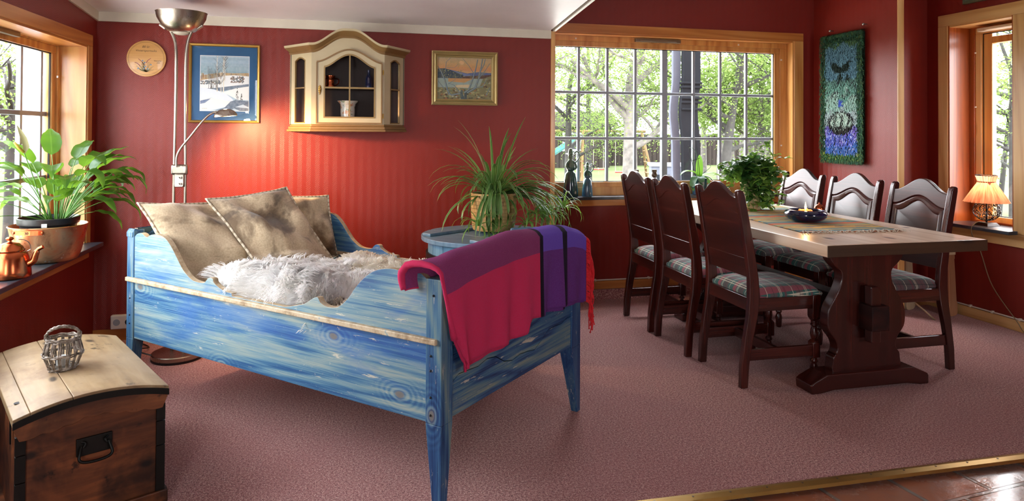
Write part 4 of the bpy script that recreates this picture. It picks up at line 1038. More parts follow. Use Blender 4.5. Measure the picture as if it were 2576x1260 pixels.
for (x, y) in ((.41, .56), (.46, .62), (.48, .72), (.62, .67), (.45, .78), (.54, .79), (.30, .78)):
    p.blob(x, y, .024, .022, '#b9c4c0', 9, .1, rnd)
    p.k += 1
    for a in range(3): p.blob(x+.011*cos(a*2.1+.5), y+.011*sin(a*2.1+.5), .010, .010, '#1f3f66', 7, .1, rnd)
    p.k -= 1
M['paint_flat'] = NT('paint_flat').m; _t = NT('paint_flat2'); _a = _t.n('VertexColor'); _a.layer_name = 'Col'; M['paint_flat'] = _t.fin(_a.outputs[0], .5)
p.g.build('painted_flowers', 'paint_flat', wp, loc=(0, -.0138, 0))

# picture above the right window
pc = thing('framed_picture', 'lower edge of a grey green framed picture above the narrow right window', 'picture', (XR-.003, 3.55, 2.47), R(-90))
plain('frame_olive', '#5c6148', .4, .2, nz=.1)
g = G(); frame(g, .93, .46, .03, [(0, 0), (0, .022), (.006, .026), (.020, .022), (.028, .010), (.028, .004)]); g.build('frame', 'frame_olive', pc)
G().box(-.44, .44, -.008, -.003, -.205, .205).build('mat', 'mat_white', pc)

# ---- rya wall hanging
tp = thing('wall_hanging', 'long shaggy green and blue rya wall hanging on the partition wall', 'wall hanging', (XP-.004, 4.655, 0), 0)
tz0, tz1, ty0, ty1 = 1.095, 2.115, -.215, .245      # local y: + = away
def tcol(a, b):   # a 0..1 across from camera-far(left in view) to near, b 0..1 from top
    n = mnoise.noise(Vector((a*7, b*18, 0))); n2 = mnoise.noise(Vector((a*22, b*60, 3)))
    m = mnoise.noise(Vector((a*40, b*110, 9)))
    if a < .11+.02*n2 or a > .88+.02*n2 or b < .07+.02*n2 or b > .945:
        c = '#1b3a2c' if m < .1 else ('#2a5238' if m < .35 else '#4a5c2c')
        if b > .93: c = '#2c5230' if m < .2 else '#6a7a34'
        return c
    x = (a-.5)/.38
    yv = .235+.07*(1-abs(x)*1.6)
    if .19 < b < .30 and abs(b-yv) < .022+.02*(1-abs(x)) and abs(x) < .6: return '#11221c'
    if .30 < b < .36 and abs(x) < .16 and n2 > -.2: return '#14261f'
    if .33 < b < .37 and (abs(x-.45) < .12 or abs(x) < .1): return '#15251f'
    if .52 < b < .57 and abs(x+.02) < .14: return '#3a4fb0'
    e = (x/.74)**2+((b-.70)/.085)**2
    if .86 < e < 1.22: return '#1b1a1c'
    if e <= .86:
        if b > .725 and abs(x) < .75: return '#201d1c' if m < .25 else '#8fa79a'
        return '#232020' if (abs(sin((x+.1)*7+b*3)) < .35 and b > .64) else ('#a3b8ac' if m > -.2 else '#7a9488')
    if b > .72:
        if abs(sin((x)*6/(.3+2*(b-.6)))) < .16 and abs(x) < .7: return '#1a2030'
        k = (b-.72)/.22+.5*n
        return ['#6557a8', '#4a55a8', '#3a5fa0'][min(2, max(0, int(k*3)))] if m > -.25 else '#9a9fcb'
    if b > .36:
        k = (b-.36)/.36+.35*n
        if .36 < b < .52 and n2+.5*m > .30: return '#2a2f34'
        return '#54786f' if k < .12 else ('#5f8d80' if k < .35 else ('#86a79c' if k < .7 else '#93a5a6'))
    k = b/.36+.4*n
    if k < .2: return '#3c5c4c' if m > 0 else '#4d6a40'
    return '#4c7082' if m > -.15 else '#5d8494'
rnd = random.Random(31); fx = G()
fx.box(-.012, 0, ty0+.01, ty1-.01, tz0+.02, tz1-.02)
fx.c = [hx('#1c3326')]*8
def tuft(y, z, c, d=.028, w=.006):
    dx = -rnd.uniform(.6, 1.1)*d; dz = -rnd.uniform(.3, 1.2)*d; dy = rnd.uniform(-.6, .6)*d
    p0 = (-.010, y, z); p1 = (-.010+dx, y+dy*.5, z+dz*.4); p2 = (-.012+dx*.95, y+dy, z+dz)
    cc = hx(c); s = rnd.uniform(.7, 1.3); cc = (min(1, cc[0]*s), min(1, cc[1]*s), min(1, cc[2]*s), 1)
    fx.add([(p0[0], p0[1]-w/2, p0[2]), (p0[0], p0[1]+w/2, p0[2]), (p1[0], p1[1]-w/2, p1[2]), (p1[0], p1[1]+w/2, p1[2]), (p2[0], p2[1]-w/3, p2[2]), (p2[0], p2[1]+w/3, p2[2])], [(0, 1, 3, 2), (2, 3, 5, 4)], col=cc)
NR = 118; NC = 64
for j in range(NR):
    for i in range(NC):
        a = (i+rnd.random())/NC; b = (j+rnd.random())/NR
        for q in range(2): tuft(ty1-(ty1-ty0)*a, tz1-(tz1-tz0)*b, tcol(a, b))
for k in range(900):
    b = rnd.random(); s = rnd.choice((0, 1)); tuft(ty0 if s else ty1, tz1-(tz1-tz0)*b, rnd.choice(['#1b3a2c', '#2a5238', '#3c5530']), .034)
    a = rnd.random(); tuft(ty0+(ty1-ty0)*a, tz1-.01 if rnd.random() < .5 else tz0, rnd.choice(['#1b3a2c', '#2a5238', '#3c5530']), .03)
t = NT('rya_wool'); a = t.n('VertexColor'); a.layer_name = 'Col'; M['rya_wool'] = t.fin(a.outputs[0], .85, 0, .2)
o = fx.build('pile', 'rya_wool', tp)
plain('steel', '#a7a39c', .3, .95)
for y in (.145, -.225):
    g = G().cyl((-.03, y, 2.142), .004, .03, 8, ax='x'); g.sphere((-.032, y, 2.142), .010, 10, 8); g.build('hook', 'steel', tp, smooth=60)

# ---- corner cabinet on the back wall
plain('cream_paint', '#c3b592', .42, nz=.07, nsc=5); plain('cab_ochre', '#84653c', .42, nz=.12, nsc=9); plain('cab_gold', '#8f7548', .4, .2, nz=.1)
plain('cab_inside', '#241713', .6)
cb = thing('display_cabinet', 'cream and gold arched display cabinet with glazed door hung on the red wall', 'cabinet', (.012, YA, 0))
D = .20; xw, xb = .228, .372      # front half width, back half width
def outline(e, d=D): return [(-xb-e, 0), (-xw-e*.4, -(d+e)), (xw+e*.4, -(d+e)), (xb+e, 0)]
def arch_c(x, zl, zh, w): a = min(1, abs(x)/w); return zl+(zh-zl)*(.5+.5*cos(pi*a))**.85
g = G(); 
for e, z0, z1 in ((.0, 1.33, 1.345), (.010, 1.312, 1.33), (.020, 1.297, 1.312)):
    g.prism(outline(e), z0, z1, 'xy')
g.build('base_moulding', 'cab_ochre', cb, bevel=.004)
g = G().box(-xb+.004, xb-.004, -.012, -.002, 1.34, 1.82, 1); g.prism(outline(-.012), 1.345, 1.352, 'xy', 0)
g.prism(outline(-.012), 1.573, 1.581, 'xy', 1); g.build('back_and_shelf', ['cream_paint', 'cab_inside'], cb)
# front stiles, arched header
g = G(); xs = [-xw+2*xw*i/32 for i in range(33)]
g.box(-xw, -.196, -D, -D+.014, 1.345, 1.738); g.box(.212, xw, -D, -D+.014, 1.345, 1.738); g.box(-.196, .212, -D, -D+.014, 1.345, 1.352)
hd = [(x, arch_c(x, 1.80, 1.905, .235)) for x in xs]+[(x, arch_c(x-.008, 1.742, 1.824, .21)) for x in xs[::-1]]
def strip(g_, xa, fa, xb_, fb, d0, d1, mi=0):
    for i in range(len(xa)-1):
        g_.hexa([(xb_[i], d0, fb(xb_[i])), (xb_[i+1], d0, fb(xb_[i+1])), (xb_[i+1], d1, fb(xb_[i+1])), (xb_[i], d1, fb(xb_[i]))],
                [(xa[i], d0, fa(xa[i])), (xa[i+1], d0, fa(xa[i+1])), (xa[i+1], d1, fa(xa[i+1])), (xa[i], d1, fa(xa[i]))], mi)
strip(g, xs, lambda x: max(1.81, arch_c(x, 1.80, 1.905, .235)), xs, lambda x: arch_c(x-.008, 1.738, 1.820, .21), -D, -D+.014); g.build('front_frame', 'cream_paint', cb)
# canted sides with arched glass
def side(s):
    ax, ay, bx, by = -s*xb, 0.0, -s*xw, -D
    L = math.hypot(bx-ax, by-ay); ux, uy = (bx-ax)/L, (by-ay)/L; nx, ny = (uy, -ux) if s > 0 else (-uy, ux)
    def mp(p): return (ax+ux*p[0]+nx*p[1]*-1, ay+uy*p[0]+ny*p[1]*-1, p[2])
    g = G()
    def pr(poly, d0, d1, mi=0): g.prism(poly, d0, d1, 'xz', mi, fn=mp)
    m0, m1 = L*.24, L*.72
    pr([(0, 1.345), (m0, 1.345), (m0, 1.80), (0, 1.80)], 0, .012); pr([(m1, 1.345), (L, 1.345), (L, 1.80), (m1, 1.80)], 0, .012)
    pr([(m0, 1.345), (m1, 1.345), (m1, 1.352), (m0, 1.352)], 0, .012)
    ar = [(m0+(m1-m0)*i/10, 1.755+.022*sin(pi*i/10)) for i in range(11)]
    pr([(m0, 1.80)]+ar+[(m1, 1.80)], 0, .012)
    g.build('side_panel', 'cream_paint', cb)
    g = G()
    def pr(poly, d0, d1, mi=0): g.prism(poly, d0, d1, 'xz', mi, fn=mp)
    e = .006
    pr([(m0, 1.352), (m0+e, 1.352), (m0+e, 1.757), (m0, 1.757)], -.002, .008); pr([(m1-e, 1.352), (m1, 1.352), (m1, 1.757), (m1-e, 1.757)], -.002, .008)
    pr([(m0, 1.574), (m1, 1.574), (m1, 1.582), (m0, 1.582)], -.002, .008); pr([(m0, 1.35), (m1, 1.35), (m1, 1.357), (m0, 1.357)], -.002, .008)
    pr(ar+[(a, b-.008) for a, b in ar[::-1]], -.002, .008)
    g.build('side_glazing_bars', 'cab_gold', cb)
    g = G(); g.prism([(m0, 1.35), (m1, 1.35), (m1, 1.775), (m0, 1.775)], .004, .006, 'xz', 0, fn=mp); g.build('side_glass', 'cab_glass', cb)
t = NT('cab_glass'); M['cab_glass'] = M['glass']
side(1); side(-1)
# cornice: profile swept along the plan with arch on the front
def path(e, n=40):
    o_ = outline(e); pts = []
    for i in range(6): t_ = i/6; pts.append((o_[0][0]+(o_[1][0]-o_[0][0])*t_, o_[0][1]+(o_[1][1]-o_[0][1])*t_, 0))
    for i in range(n+1):
        t_ = i/n; x = o_[1][0]+(o_[2][0]-o_[1][0])*t_; pts.append((x, o_[1][1], 1-abs(2*t_-1)))
    for i in range(1, 7): t_ = i/6; pts.append((o_[2][0]+(o_[3][0]-o_[2][0])*t_, o_[2][1]+(o_[3][1]-o_[2][1])*t_, 0))
    return pts
pf = [(-.004, 1.798), (.004, 1.800), (.008, 1.808), (.006, 1.815), (.014, 1.824), (.026, 1.832), (.036, 1.842), (.040, 1.850), (.040, 1.857), (-.01, 1.859)]
vs = []; n = None
for e, z in pf:
    P_ = path(e); n = len(P_)
    for (x, y, k) in P_:
        k2 = max(0, min(1, (1-abs(x)/(xw*.98))*1.0)); rise = .098*(.5-.5*cos(pi*min(1, k2*1.12)))**.9 if abs(x) < xw*.98 else 0
        vs.append((x, y, z+rise))
fs = [(j*n+i, j*n+i+1, (j+1)*n+i+1, (j+1)*n+i) for j in range(len(pf)-1) for i in range(n-1)]
mi = [0 if j < 6 else 1 for j in range(len(pf)-1) for i in range(n-1)]
g = G().add(vs, fs, mi)
lt = vs[(len(pf)-1)*n:]; m = len(lt)
g.add(lt+[(x, -.001, z) for x, y, z in lt], [(i, i+1, m+i+1, m+i) for i in range(m-1)], 1)
g.build('cornice', ['cab_ochre', 'cream_paint'], cb, smooth=35)
# door
dr = G(); W0, W1 = -.196, .212; xm = .008
def da(x, off=0): return arch_c(x-xm, 1.742-off, 1.824-off, .204-off*.4)
xs = [W0+(W1-W0)*i/28 for i in range(29)]
gx0, gx1 = -.150, .168; xg = [gx0+(gx1-gx0)*i/24 for i in range(25)]
def ga(x): return arch_c(x-.009, 1.712, 1.793, .160)
dr.box(W0, gx0, -D-.016, -D-.002, 1.352, 1.712); dr.box(gx1, W1, -D-.016, -D-.002, 1.352, 1.712); dr.box(gx0, gx1, -D-.016, -D-.002, 1.352, 1.388)
def strip(g_, xa, fa, xb_, fb, d0, d1, mi=0):
    n_ = len(xa)
    for i in range(n_-1):
        b = [(xb_[i], d0, fb(xb_[i])), (xb_[i+1], d0, fb(xb_[i+1])), (xb_[i+1], d1, fb(xb_[i+1])), (xb_[i], d1, fb(xb_[i]))]
        t_ = [(xa[i], d0, fa(xa[i])), (xa[i+1], d0, fa(xa[i+1])), (xa[i+1], d1, fa(xa[i+1])), (xa[i], d1, fa(xa[i]))]
        g_.hexa(b, t_, mi)
xs25 = [W0+(W1-W0)*i/24 for i in range(25)]
strip(dr, xs25, da, xg, ga, -D-.016, -D-.002)
dr.prism([(W0, 1.712), (gx0, 1.712), (W0, 1.742)], -D-.016, -D-.002, 'xz'); dr.prism([(gx1, 1.712), (W1, 1.712), (W1, 1.742)], -D-.016, -D-.002, 'xz')
door = dr.build('door', 'cream_paint', cb)
g = G(); e = .007
for xa, fa, off in ((xs25, da, 0), ):
    strip(g, xa, lambda x: da(x)+.003, xa, lambda x: da(x)-.008, -D-.020, -D-.002)
g.box(W0-.002, W0+.006, -D-.0206, -D-.002, 1.348, 1.737); g.box(W1-.006, W1+.002, -D-.0206, -D-.002, 1.348, 1.737); g.box(W0+.006, W1-.006, -D-.020, -D-.002, 1.348, 1.356)
g.build('door_moulding', 'cab_ochre', door)
g = G(); strip(g, xg, lambda x: ga(x)+.003, xg, lambda x: ga(x)-.008, -D-.018, -D-.004)
g.box(gx0-.002, gx0+.007, -D-.0184, -D-.004, 1.384, 1.708); g.box(gx1-.007, gx1+.002, -D-.0184, -D-.004, 1.384, 1.708); g.box(gx0+.007, gx1-.007, -D-.0178, -D-.004, 1.384, 1.393)
g.box(.004, .013, -D-.017, -D-.004, 1.388, 1.79); g.box(gx0+.007, .004, -D-.0165, -D-.004, 1.572, 1.583); g.box(.013, gx1-.007, -D-.0165, -D-.004, 1.572, 1.583)
g.build('glazing_bars', 'cab_gold', door)
g = G().prism([(gx0, 1.388), (gx1, 1.388)]+[(x, ga(x)) for x in xg[::-1]], -D-.009, -D-.007, 'xz'); g.build('door_glass', 'glass', door)
g = G()
for z, r__ in ((1.585, .006), (1.578, .009), (1.566, .011), (1.553, .009), (1.543, .006), (1.535, .004)): g.sphere((-.175, -D-.018, z), r__, 10, 6, sc=(1, .5, 1))
g.sphere((-.175, -D-.024, 1.560), .005, 8, 6); g.build('key_escutcheon', 'gold_frame', door, smooth=60)
for z in (1.665, 1.383): G().cyl((.219, -D-.010, z), .005, .032, 10).build('hinge', 'gold_frame', cb, smooth=40)
# inside
mg = thing('copper_tankard', 'small ribbed copper tankard on the upper shelf of the display cabinet', 'tankard', (-.105, YA-.115, 1.582))
G().lathe([(.036, 0), (.038, .008), (.030, .02), (.026, .045), (.030, .06), (.035, .068), (.035, .078), (.030, .076), (.028, .05), (.0, .006)], 24).build('body', 'copper', mg, smooth=50)
G().tube(smooth_poly([(.03, 0, .06), (.055, 0, .055), (.055, 0, .03), (.034, 0, .015)], 4), .004, 6).build('handle', 'copper', mg, smooth=60)
t = NT('porcelain'); x_ = t.sep()[0]; f = t.noise(sc=28, det=3); f2 = t.noise(t.map((1, 1, 1), (0, 0, 0), (4, 4, 4)), 30, 3)
col = t.mix(t.ramp(f, [(.58, 0.0), (.62, .8)]), '#c9c8bf', '#b2713f'); col = t.mix(t.ramp(f2, [(.60, 0.0), (.64, .8)]), col, '#4f7050')
M['porcelain'] = t.fin(col, .15, 0, .6, Coat_Weight=.4)
vs_ = thing('porcelain_vase', 'white flower-painted porcelain vase on the lower shelf of the display cabinet', 'vase', (.010, YA-.115, 1.353))
G().lathe([(.042, 0), (.044, .01), (.043, .03), (.046, .07), (.046, .10), (.050, .125), (.064, .14), (.067, .145), (.060, .145), (.046, .125), (.040, .08), (.0, .01)], 32).build('body', 'porcelain', vs_, smooth=60)
bt = thing('blue_bottle', 'dark blue bottle on the upper shelf of the display cabinet', 'bottle', (.145, YA-.085, 1.582))
G().lathe([(.022, 0), (.023, .06), (.018, .08), (.010, .095), (.010, .12), (.012, .125), (.0, .125)], 18).build('body', 'cobalt_glaze', bt, smooth=50)

# ---- floor lamp
t = NT('brushed_steel'); f = t.noise(t.map((1, 1, .02)), 160, 2)
M['brushed_steel'] = t.fin('#a39a8e', t.ramp(f, [(.3, .27), (.7, .31)]), 1.0)
plain('opal_glass', '#cfc9b8', .3, 0, .5, Transmission_Weight=.2)
lp = thing('floor_lamp', 'brushed steel floor lamp with uplight bowl on two poles and lit reading arm', 'floor lamp', (-.925, 4.262, 0))
G().lathe([(.138, 0), (.138, .012)], 48).build('foot_ring', 'black_plastic', lp, smooth=40)
G().lathe([(.136, .012), (.138, .016), (.138, .034), (.134, .038), (.04, .046), (.0, .048)], 48).build('base', 'brushed_steel', lp, smooth=40)
ph = YAW-.12
def lr(x, y, z): return (x*cos(-.1)-y*sin(-.1), x*sin(-.1)+y*cos(-.1), z)
for s in (-1, 1):
    pts = smooth_poly([lr(s*.032, 0, .045), lr(s*.031, 0, .95), lr(s*.028, 0, 1.30), lr(s*.026, 0, 1.62), lr(s*.030, 0, 1.78), lr(s*.052, 0, 1.86), lr(s*.082, 0, 1.895), lr(s*.098, 0, 1.900)], 6)
    G().tube(pts, .0085, 12).build('pole', 'brushed_steel', lp, smooth=60)
    G().tube([lr(s*.085, -.002, 1.885), lr(s*.115, .0, 1.907)], .011, 12).build('pivot', 'brushed_steel', lp, smooth=60)
bm = G().lathe([(.045, 1.862), (.075, 1.872), (.105, 1.900), (.130, 1.945), (.136, 1.975), (.138, 1.978), (.132, 1.975), (.125, 1.945), (.10, 1.905), (.06, 1.88), (.0, 1.875)], 48); bm.build('uplight_bowl', 'brushed_steel', lp, smooth=50)
G().lathe([(.0, 1.846), (.025, 1.849), (.042, 1.857), (.05, 1.868), (.045, 1.872)], 32).build('diffuser', 'opal_glass', lp, smooth=60)
g = G().box(-.046, .046, -.016, .016, 1.045, 1.105, T=Matrix.Rotation(-.1, 4, 'Z')); g.build('clamp', 'brushed_steel', lp, bevel=.012, seg=4, smooth=40)
g = G().prism([(-.020, .975), (.026, .975), (.030, .99), (.030, 1.05), (-.022, 1.05), (-.024, .99)], -.024, -.006, 'xz', T=Matrix.Rotation(-.1, 4, 'Z')); pl_ = g.build('switch_plate', 'brushed_steel', lp, bevel=.004)
for z in (1.028, .993):
    g = G().cyl((.010, -.036, z), .0065, .012, 12, ax='y'); g.tube([(.010, -.036, z), (.004, -.046, z+.008)], .002, 6); g.build('knob', 'steel', pl_, smooth=40)
arm = smooth_poly([(-.012, -.03, 1.09), (-.010, -.03, 1.15), (.012, -.03, 1.20), (.06, -.03, 1.265), (.125, -.03, 1.355), (.165, -.03, 1.395), (.20, -.03, 1.408)], 6)
G().tube(arm, .0065, 10).build('reading_arm', 'brushed_steel', lp, smooth=60)
TH_ = Matrix.Translation((.245, -.03, 1.402)) @ Matrix.Rotation(R(-6), 4, 'Y') @ Matrix.Diagonal((1.25, .85, 1, 1))
g = G().lathe([(.052, -.020), (.050, -.008), (.040, .008), (.024, .020), (.016, .022), (.015, .018), (.036, .003), (.047, -.012), (.050, -.020)], 32, T=TH_, cap=False); g.build('reading_shade', 'brushed_steel', lp, smooth=60)
t = NT('lit_bulb'); M['lit_bulb'] = t.fin('#ffffff', .5, 0, .2, Emission_Color=hx('#ffd9a0'), Emission_Strength=14)
G().sphere((.245, -.03, 1.398), .013, 12, 8, sc=(1.2, .8, .8)).build('bulb', 'lit_bulb', lp, smooth=180)
l = bpy.data.lights.new('reading_light', 'SPOT'); l.energy = 42; l.color = (1, .60, .30); l.spot_size = R(140); l.spot_blend = .9; l.shadow_soft_size = .02
o = bpy.data.objects.new('reading_light', l); COL.objects.link(o); o.parent = lp; o.location = (.245, -.03, 1.372); o.rotation_euler = (R(32), R(-38), 0)
l = bpy.data.lights.new('reading_top', 'POINT'); l.energy = .5; l.color = (1, .7, .4); l.shadow_soft_size = .01
o = bpy.data.objects.new('reading_top', l); COL.objects.link(o); o.parent = lp; o.location = (.245, -.03, 1.428)
g = G().tube(smooth_poly([(-.10, -.05, .03), (-.19, -.02, .05), (-.24, .08, .04), (-.20, .2, .012), (-.30, .34, .008)], 5), .004, 6); g.build('cord', 'black_plastic', lp)
# socket on the back wall
so = thing('wall_socket', 'white double wall socket low on the red wall beside the daybed', 'socket', (-1.335, YA-.002, .115))
G().box(-.06, .075, -.035, 0, -.04, .045).build('housing', 'white_plastic', so, bevel=.006)
for x in (-.025, .042): G().cyl((x, -.0365, .002), .020, .003, 20, ax='y').build('outlet', 'shadow_gap' if x > 0 else 'muntin', so)

# ---- lamp on the right sill
t = NT('shade_cloth'); u = t.sep(t.co('UV'))[0]
fo = t.noise(t.map((40, 1.2, 1), v=t.co('UV')), 1.5, 3)
col = t.ramp(fo, [(.35, '#c98468'), (.65, '#f0c0a2')])
t.t.nodes.remove(t.b); df = t.n('BsdfDiffuse'); tl = t.n('BsdfTranslucent'); mx = t.n('MixShader'); mx.inputs[0].default_value = .55
t.put(df.inputs[0], col); t.put(tl.inputs[0], col); t.t.links.new(df.outputs[0], mx.inputs[1]); t.t.links.new(tl.outputs[0], mx.inputs[2])
out = [n for n in t.t.nodes if n.type == 'OUTPUT_MATERIAL'][0]; t.t.links.new(mx.outputs[0], out.inputs[0]); M['shade_cloth'] = t.m
plain('dark_iron', '#2c241f', .35, .8, nz=.2, nsc=30); plain('ribbon', '#a8442c', .7)
tl_ = thing('table_lamp', 'small lit lamp with pleated salmon shade and open scrollwork globe on the right sill', 'table lamp', (4.395, 3.895, .662))
g = G().hexa([(-.058, -.058, 0), (.058, -.058, 0), (.058, .058, 0), (-.058, .058, 0)], [(-.042, -.042, .022), (.042, -.042, .022), (.042, .042, .022), (-.042, .042, .022)]); g.build('plinth', 'dark_iron', tl_, bevel=.002)
g = G().cyl((0, 0, .02), .006, .17, 10); g.build('stem', 'dark_iron', tl_)
g = G(); rnd = random.Random(2); R0, ZC = .083, .105
def onS(th, ph, r__=R0): return Vector((r__*cos(ph)*cos(th), r__*cos(ph)*sin(th), ZC+.94*r__*sin(ph)*.92))
for i in range(46):
    k = i+.5; ph_ = math.asin(1-2*k/46); th_ = pi*(1+5**.5)*k; d = rnd.choice((-1, 1)); pts = []
    for q in range(15):
        a = q/14; rr = .04+.20*a; an = d*a*8.5+i; pts.append(onS(th_+rr*cos(an)/max(.35, cos(ph_)), max(-1.5, min(1.5, ph_+rr*sin(an)))))
    g.tube(pts, .0022, 5)
for i in range(6):
    g.tube([onS(i*pi/3+.25*sin(q*.9+i), -1.45+2.9*q/14) for q in range(15)], .0022, 5)
g.build('scrollwork_globe', 'dark_iron', tl_, smooth=60)
def shf(u, v):
    a = 2*pi*u
    if v < .24: r__ = .066+(.050-.066)*(v/.24); z = .352-.046*(v/.24)
    else: k = (v-.24)/.76; r__ = .050+(.136-.050)*k**.95; z = .306-.142*k
    pl = (.0028 if v < .24 else .0022+.0045*((v-.24)/.76))*sin(a*24)
    return ((r__+pl)*cos(a), (r__+pl)*sin(a), z)
g = G().grid(shf, 192, 14); g.build('shade', 'shade_cloth', tl_, smooth=180)
g = G().tube([(.0515*cos(a*pi/16), .0515*sin(a*pi/16), .306) for a in range(32)], .004, 6, closed=True)
g.leaf([(-.03, -.045, .306), (-.05, -.065, .300), (-.065, -.085, .288)], .022, mi=0); g.build('ribbon', 'ribbon', tl_, smooth=60)
g = G().tube([((.067+.002*sin(a))*cos(a*pi/24), (.067+.002*sin(a))*sin(a*pi/24), .353+.001*sin(a*3)) for a in range(48)], .003, 6, closed=True); g.build('shade_trim', 'dark_iron', tl_)
g = G().sphere((0, 0, .262), .018, 12, 8, sc=(1, 1, 1.4)); g.build('bulb', 'lit_bulb', tl_, smooth=180)
l = bpy.data.lights.new('lamp_glow', 'POINT'); l.energy = 15; l.color = (1, .52, .24); l.shadow_soft_size = .02
o = bpy.data.objects.new('lamp_glow', l); COL.objects.link(o); o.parent = tl_; o.location = (0, 0, .262)
plain('cord_beige', '#7c6a4c', .5)
g = G().tube(smooth_poly([(-.02, -.02, .018), (-.09, -.015, .03), (-.140, -.01, -.005), (-.142, -.015, -.06), (-.11, -.03, -.12), (-.09, -.05, -.22), (-.085, -.12, -.40), (-.10, -.30, -.58), (-.13, -.40, -.645), (-.14, -.60, -.652), (-.10, -.90, -.652)], 5), .0032, 6); g.build('cord', 'cord_beige', tl_, smooth=60)

# ---- old sledge parts in the niche
wood('sled_wood', ['#8a5a3a', '#a87450', '#b98a66', '#4a2c1a'], 'z', .6, knots=5); wood('sled_pale', ['#a08462', '#bfa684', '#cdb896', '#6a5238'], 'z', .6, knots=4)
sl = thing('wooden_stool', 'low bare wooden bench with rounded board ends standing in the niche', 'bench', (4.14, 4.15, 0), 0)
def board(x, y, rz, mat, hh, w=.085):
    pts = [(-w*.5, .10), (-w*.62, .03), (-w*.45, .005), (0, 0), (w*.45, .005), (w*.62, .03), (w*.62, .09), (w*.52, .10), (w*.42, hh-.05), (w*.5, hh-.045), (w*.5, hh), (-w*.5, hh), (-w*.5, hh-.045), (-w*.42, hh-.05)]
    g = G().prism(smooth_poly(pts[:8], 2)+pts[8:], -.015, .015, 'xz'); return g.build('end_board', mat, sl, loc=(x, y, 0), rot=(R(-2), 0, rz), bevel=.004)
board(.10, -.115, R(20), 'sled_wood', .45, .10); board(-.06, .10, R(20), 'sled_pale', .52, .10)
g = G().tube([(.10, -.10, .10), (-.10, .10, .095)], .022, 4); g.build('stretcher', 'sled_wood', sl)
g = G().box(-.10, .12, -.13, .15, .44, .46); g.build('seat_board', 'sled_pale', sl, rot=(0, 0, 0))
g = G().tube([(-.16, -.06, .09), (-.145, -.13, .05), (-.12, -.19, .0)], .006, 6); g.build('peg', 'sled_pale', sl)
# ------------------------------------------------------------------ leaves
def leafmat(n, c0, c1, vein=None, edge=None, ro=.35, trans=.35, bands=0):
    t = NT(n); uv = t.sep(t.co('UV')); u, v = uv[0], uv[1]
    f = t.noise(sc=6, det=2)
    col = t.mix(f, c0, c1)
    d = t.math('ABSOLUTE', t.math('SUBTRACT', u, .5))
    if vein: col = t.mix(t.ramp(d, [(.0, .9), (.05 if not edge else .10, .0)]), col, vein)
    if edge: col = t.mix(t.ramp(d, [(.30, 0.0), (.42, .9)]), col, edge)
    if bands:
        w = t.math('FRACT', t.math('ADD', t.math('MULTIPLY', v, bands), t.math('MULTIPLY', d, -4)))
        t.bump(w, .25, .004)
    t.fin(col, ro, 0, .5)
    tl = t.n('BsdfTranslucent'); t.put(tl.inputs[0], t.mix(.5, col, '#9ccb3a')); mx = t.n('MixShader'); mx.inputs[0].default_value = trans
    out = [n_ for n_ in t.t.nodes if n_.type == 'OUTPUT_MATERIAL'][0]
    t.t.links.new(t.b.outputs[0], mx.inputs[1]); t.t.links.new(tl.outputs[0], mx.inputs[2]); t.t.links.new(mx.outputs[0], out.inputs[0])
    M[n] = t.m
leafmat('lily_leaf', '#183f12', '#2f641f', '#558038', bands=22, ro=.32, trans=.4)
leafmat('spider_leaf', '#2a5a2c', '#488238', '#a9c084', '#96ab78', ro=.35, trans=.35)
leafmat('spider_young', '#5a8f3c', '#7fae52', '#c8d8a0', ro=.4, trans=.4)
leafmat('vine_leaf', '#1d4522', '#3a6b34', '#6f9a58', ro=.3, trans=.25)
leafmat('vine_young', '#5c8c3c', '#7aa84e', '#a9c880', ro=.35, trans=.4)
leafmat('orchid_leaf', '#3a6b2c', '#5c9a38', None, ro=.35, trans=.35)
leafmat('orchid_dark', '#2c4f3a', '#44684c', None, ro=.35, trans=.15)
plain('stem_green', '#5c8a3c', .5, nz=.15); plain('soil', '#2a1f17', .95, nz=.3, nsc=60)
plain('pot_black', '#14171a', .35, 0, .5, nz=.1)
def arc(p0, az, L, rise, droop, n=9, side=0):
    """arching centre line: starts at p0 going up at angle `rise`, ends bending down by droop"""
    pts = [Vector(p0)]; a = rise; d = Vector((cos(az), sin(az), 0)); s = Vector((-sin(az), cos(az), 0)); st = L/(n-1)
    for i in range(1, n):
        a -= droop/(n-1)*(.5+1.0*i/(n-1)); pts.append(pts[-1]+(d*cos(a)+Vector((0, 0, 1))*sin(a)+s*side*(i/n))*st)
    return pts
broad = lambda t: sin(pi*min(1, t**.62))**.85
oval = lambda t: sin(pi*min(1, max(0, t)**.85))**.7
strap = lambda t: min(1, .55+t*3)*(1-t**4)**.8

# ---- peace lily in black pot, in the copper pan
def stalkleaf(gl, gs, p0, az, L, lean, ll, lw, droop, tw=0, up=None):
    st = arc(p0, az, L, pi/2-lean, .35, 7); gs.tube(st, [.0032-.0015*i/6 for i in range(7)], 6)
    d = (st[-1]-st[-2]).normalized(); a0 = math.asin(max(-1, min(1, d.z)))
    pts = arc(st[-1], az+tw, ll*1.12, a0-.15, droop, 14)
    pts = [p+Vector((0, 0, .004*sin(i*1.3+az*5))) for i, p in enumerate(pts)]
    gl.leaf(pts, lw, fold=.32, shape=broad, up=up or (0, 0, 1))
lily = thing('peace_lily', 'peace lily with broad green leaves and one pale flower on the left window sill', 'potted plant', (-1.475, 3.965, .652))
G().lathe([(.10, .0), (.125, .15), (.135, .155), (.138, .185), (.132, .187), (.125, .165), (.12, .16)], 40).build('pot', 'pot_black', lily, smooth=35, loc=(0, 0, .015))
G().lathe([(.0, .163), (.121, .163)], 30, (0, 0, .015)).build('soil', 'soil', lily)
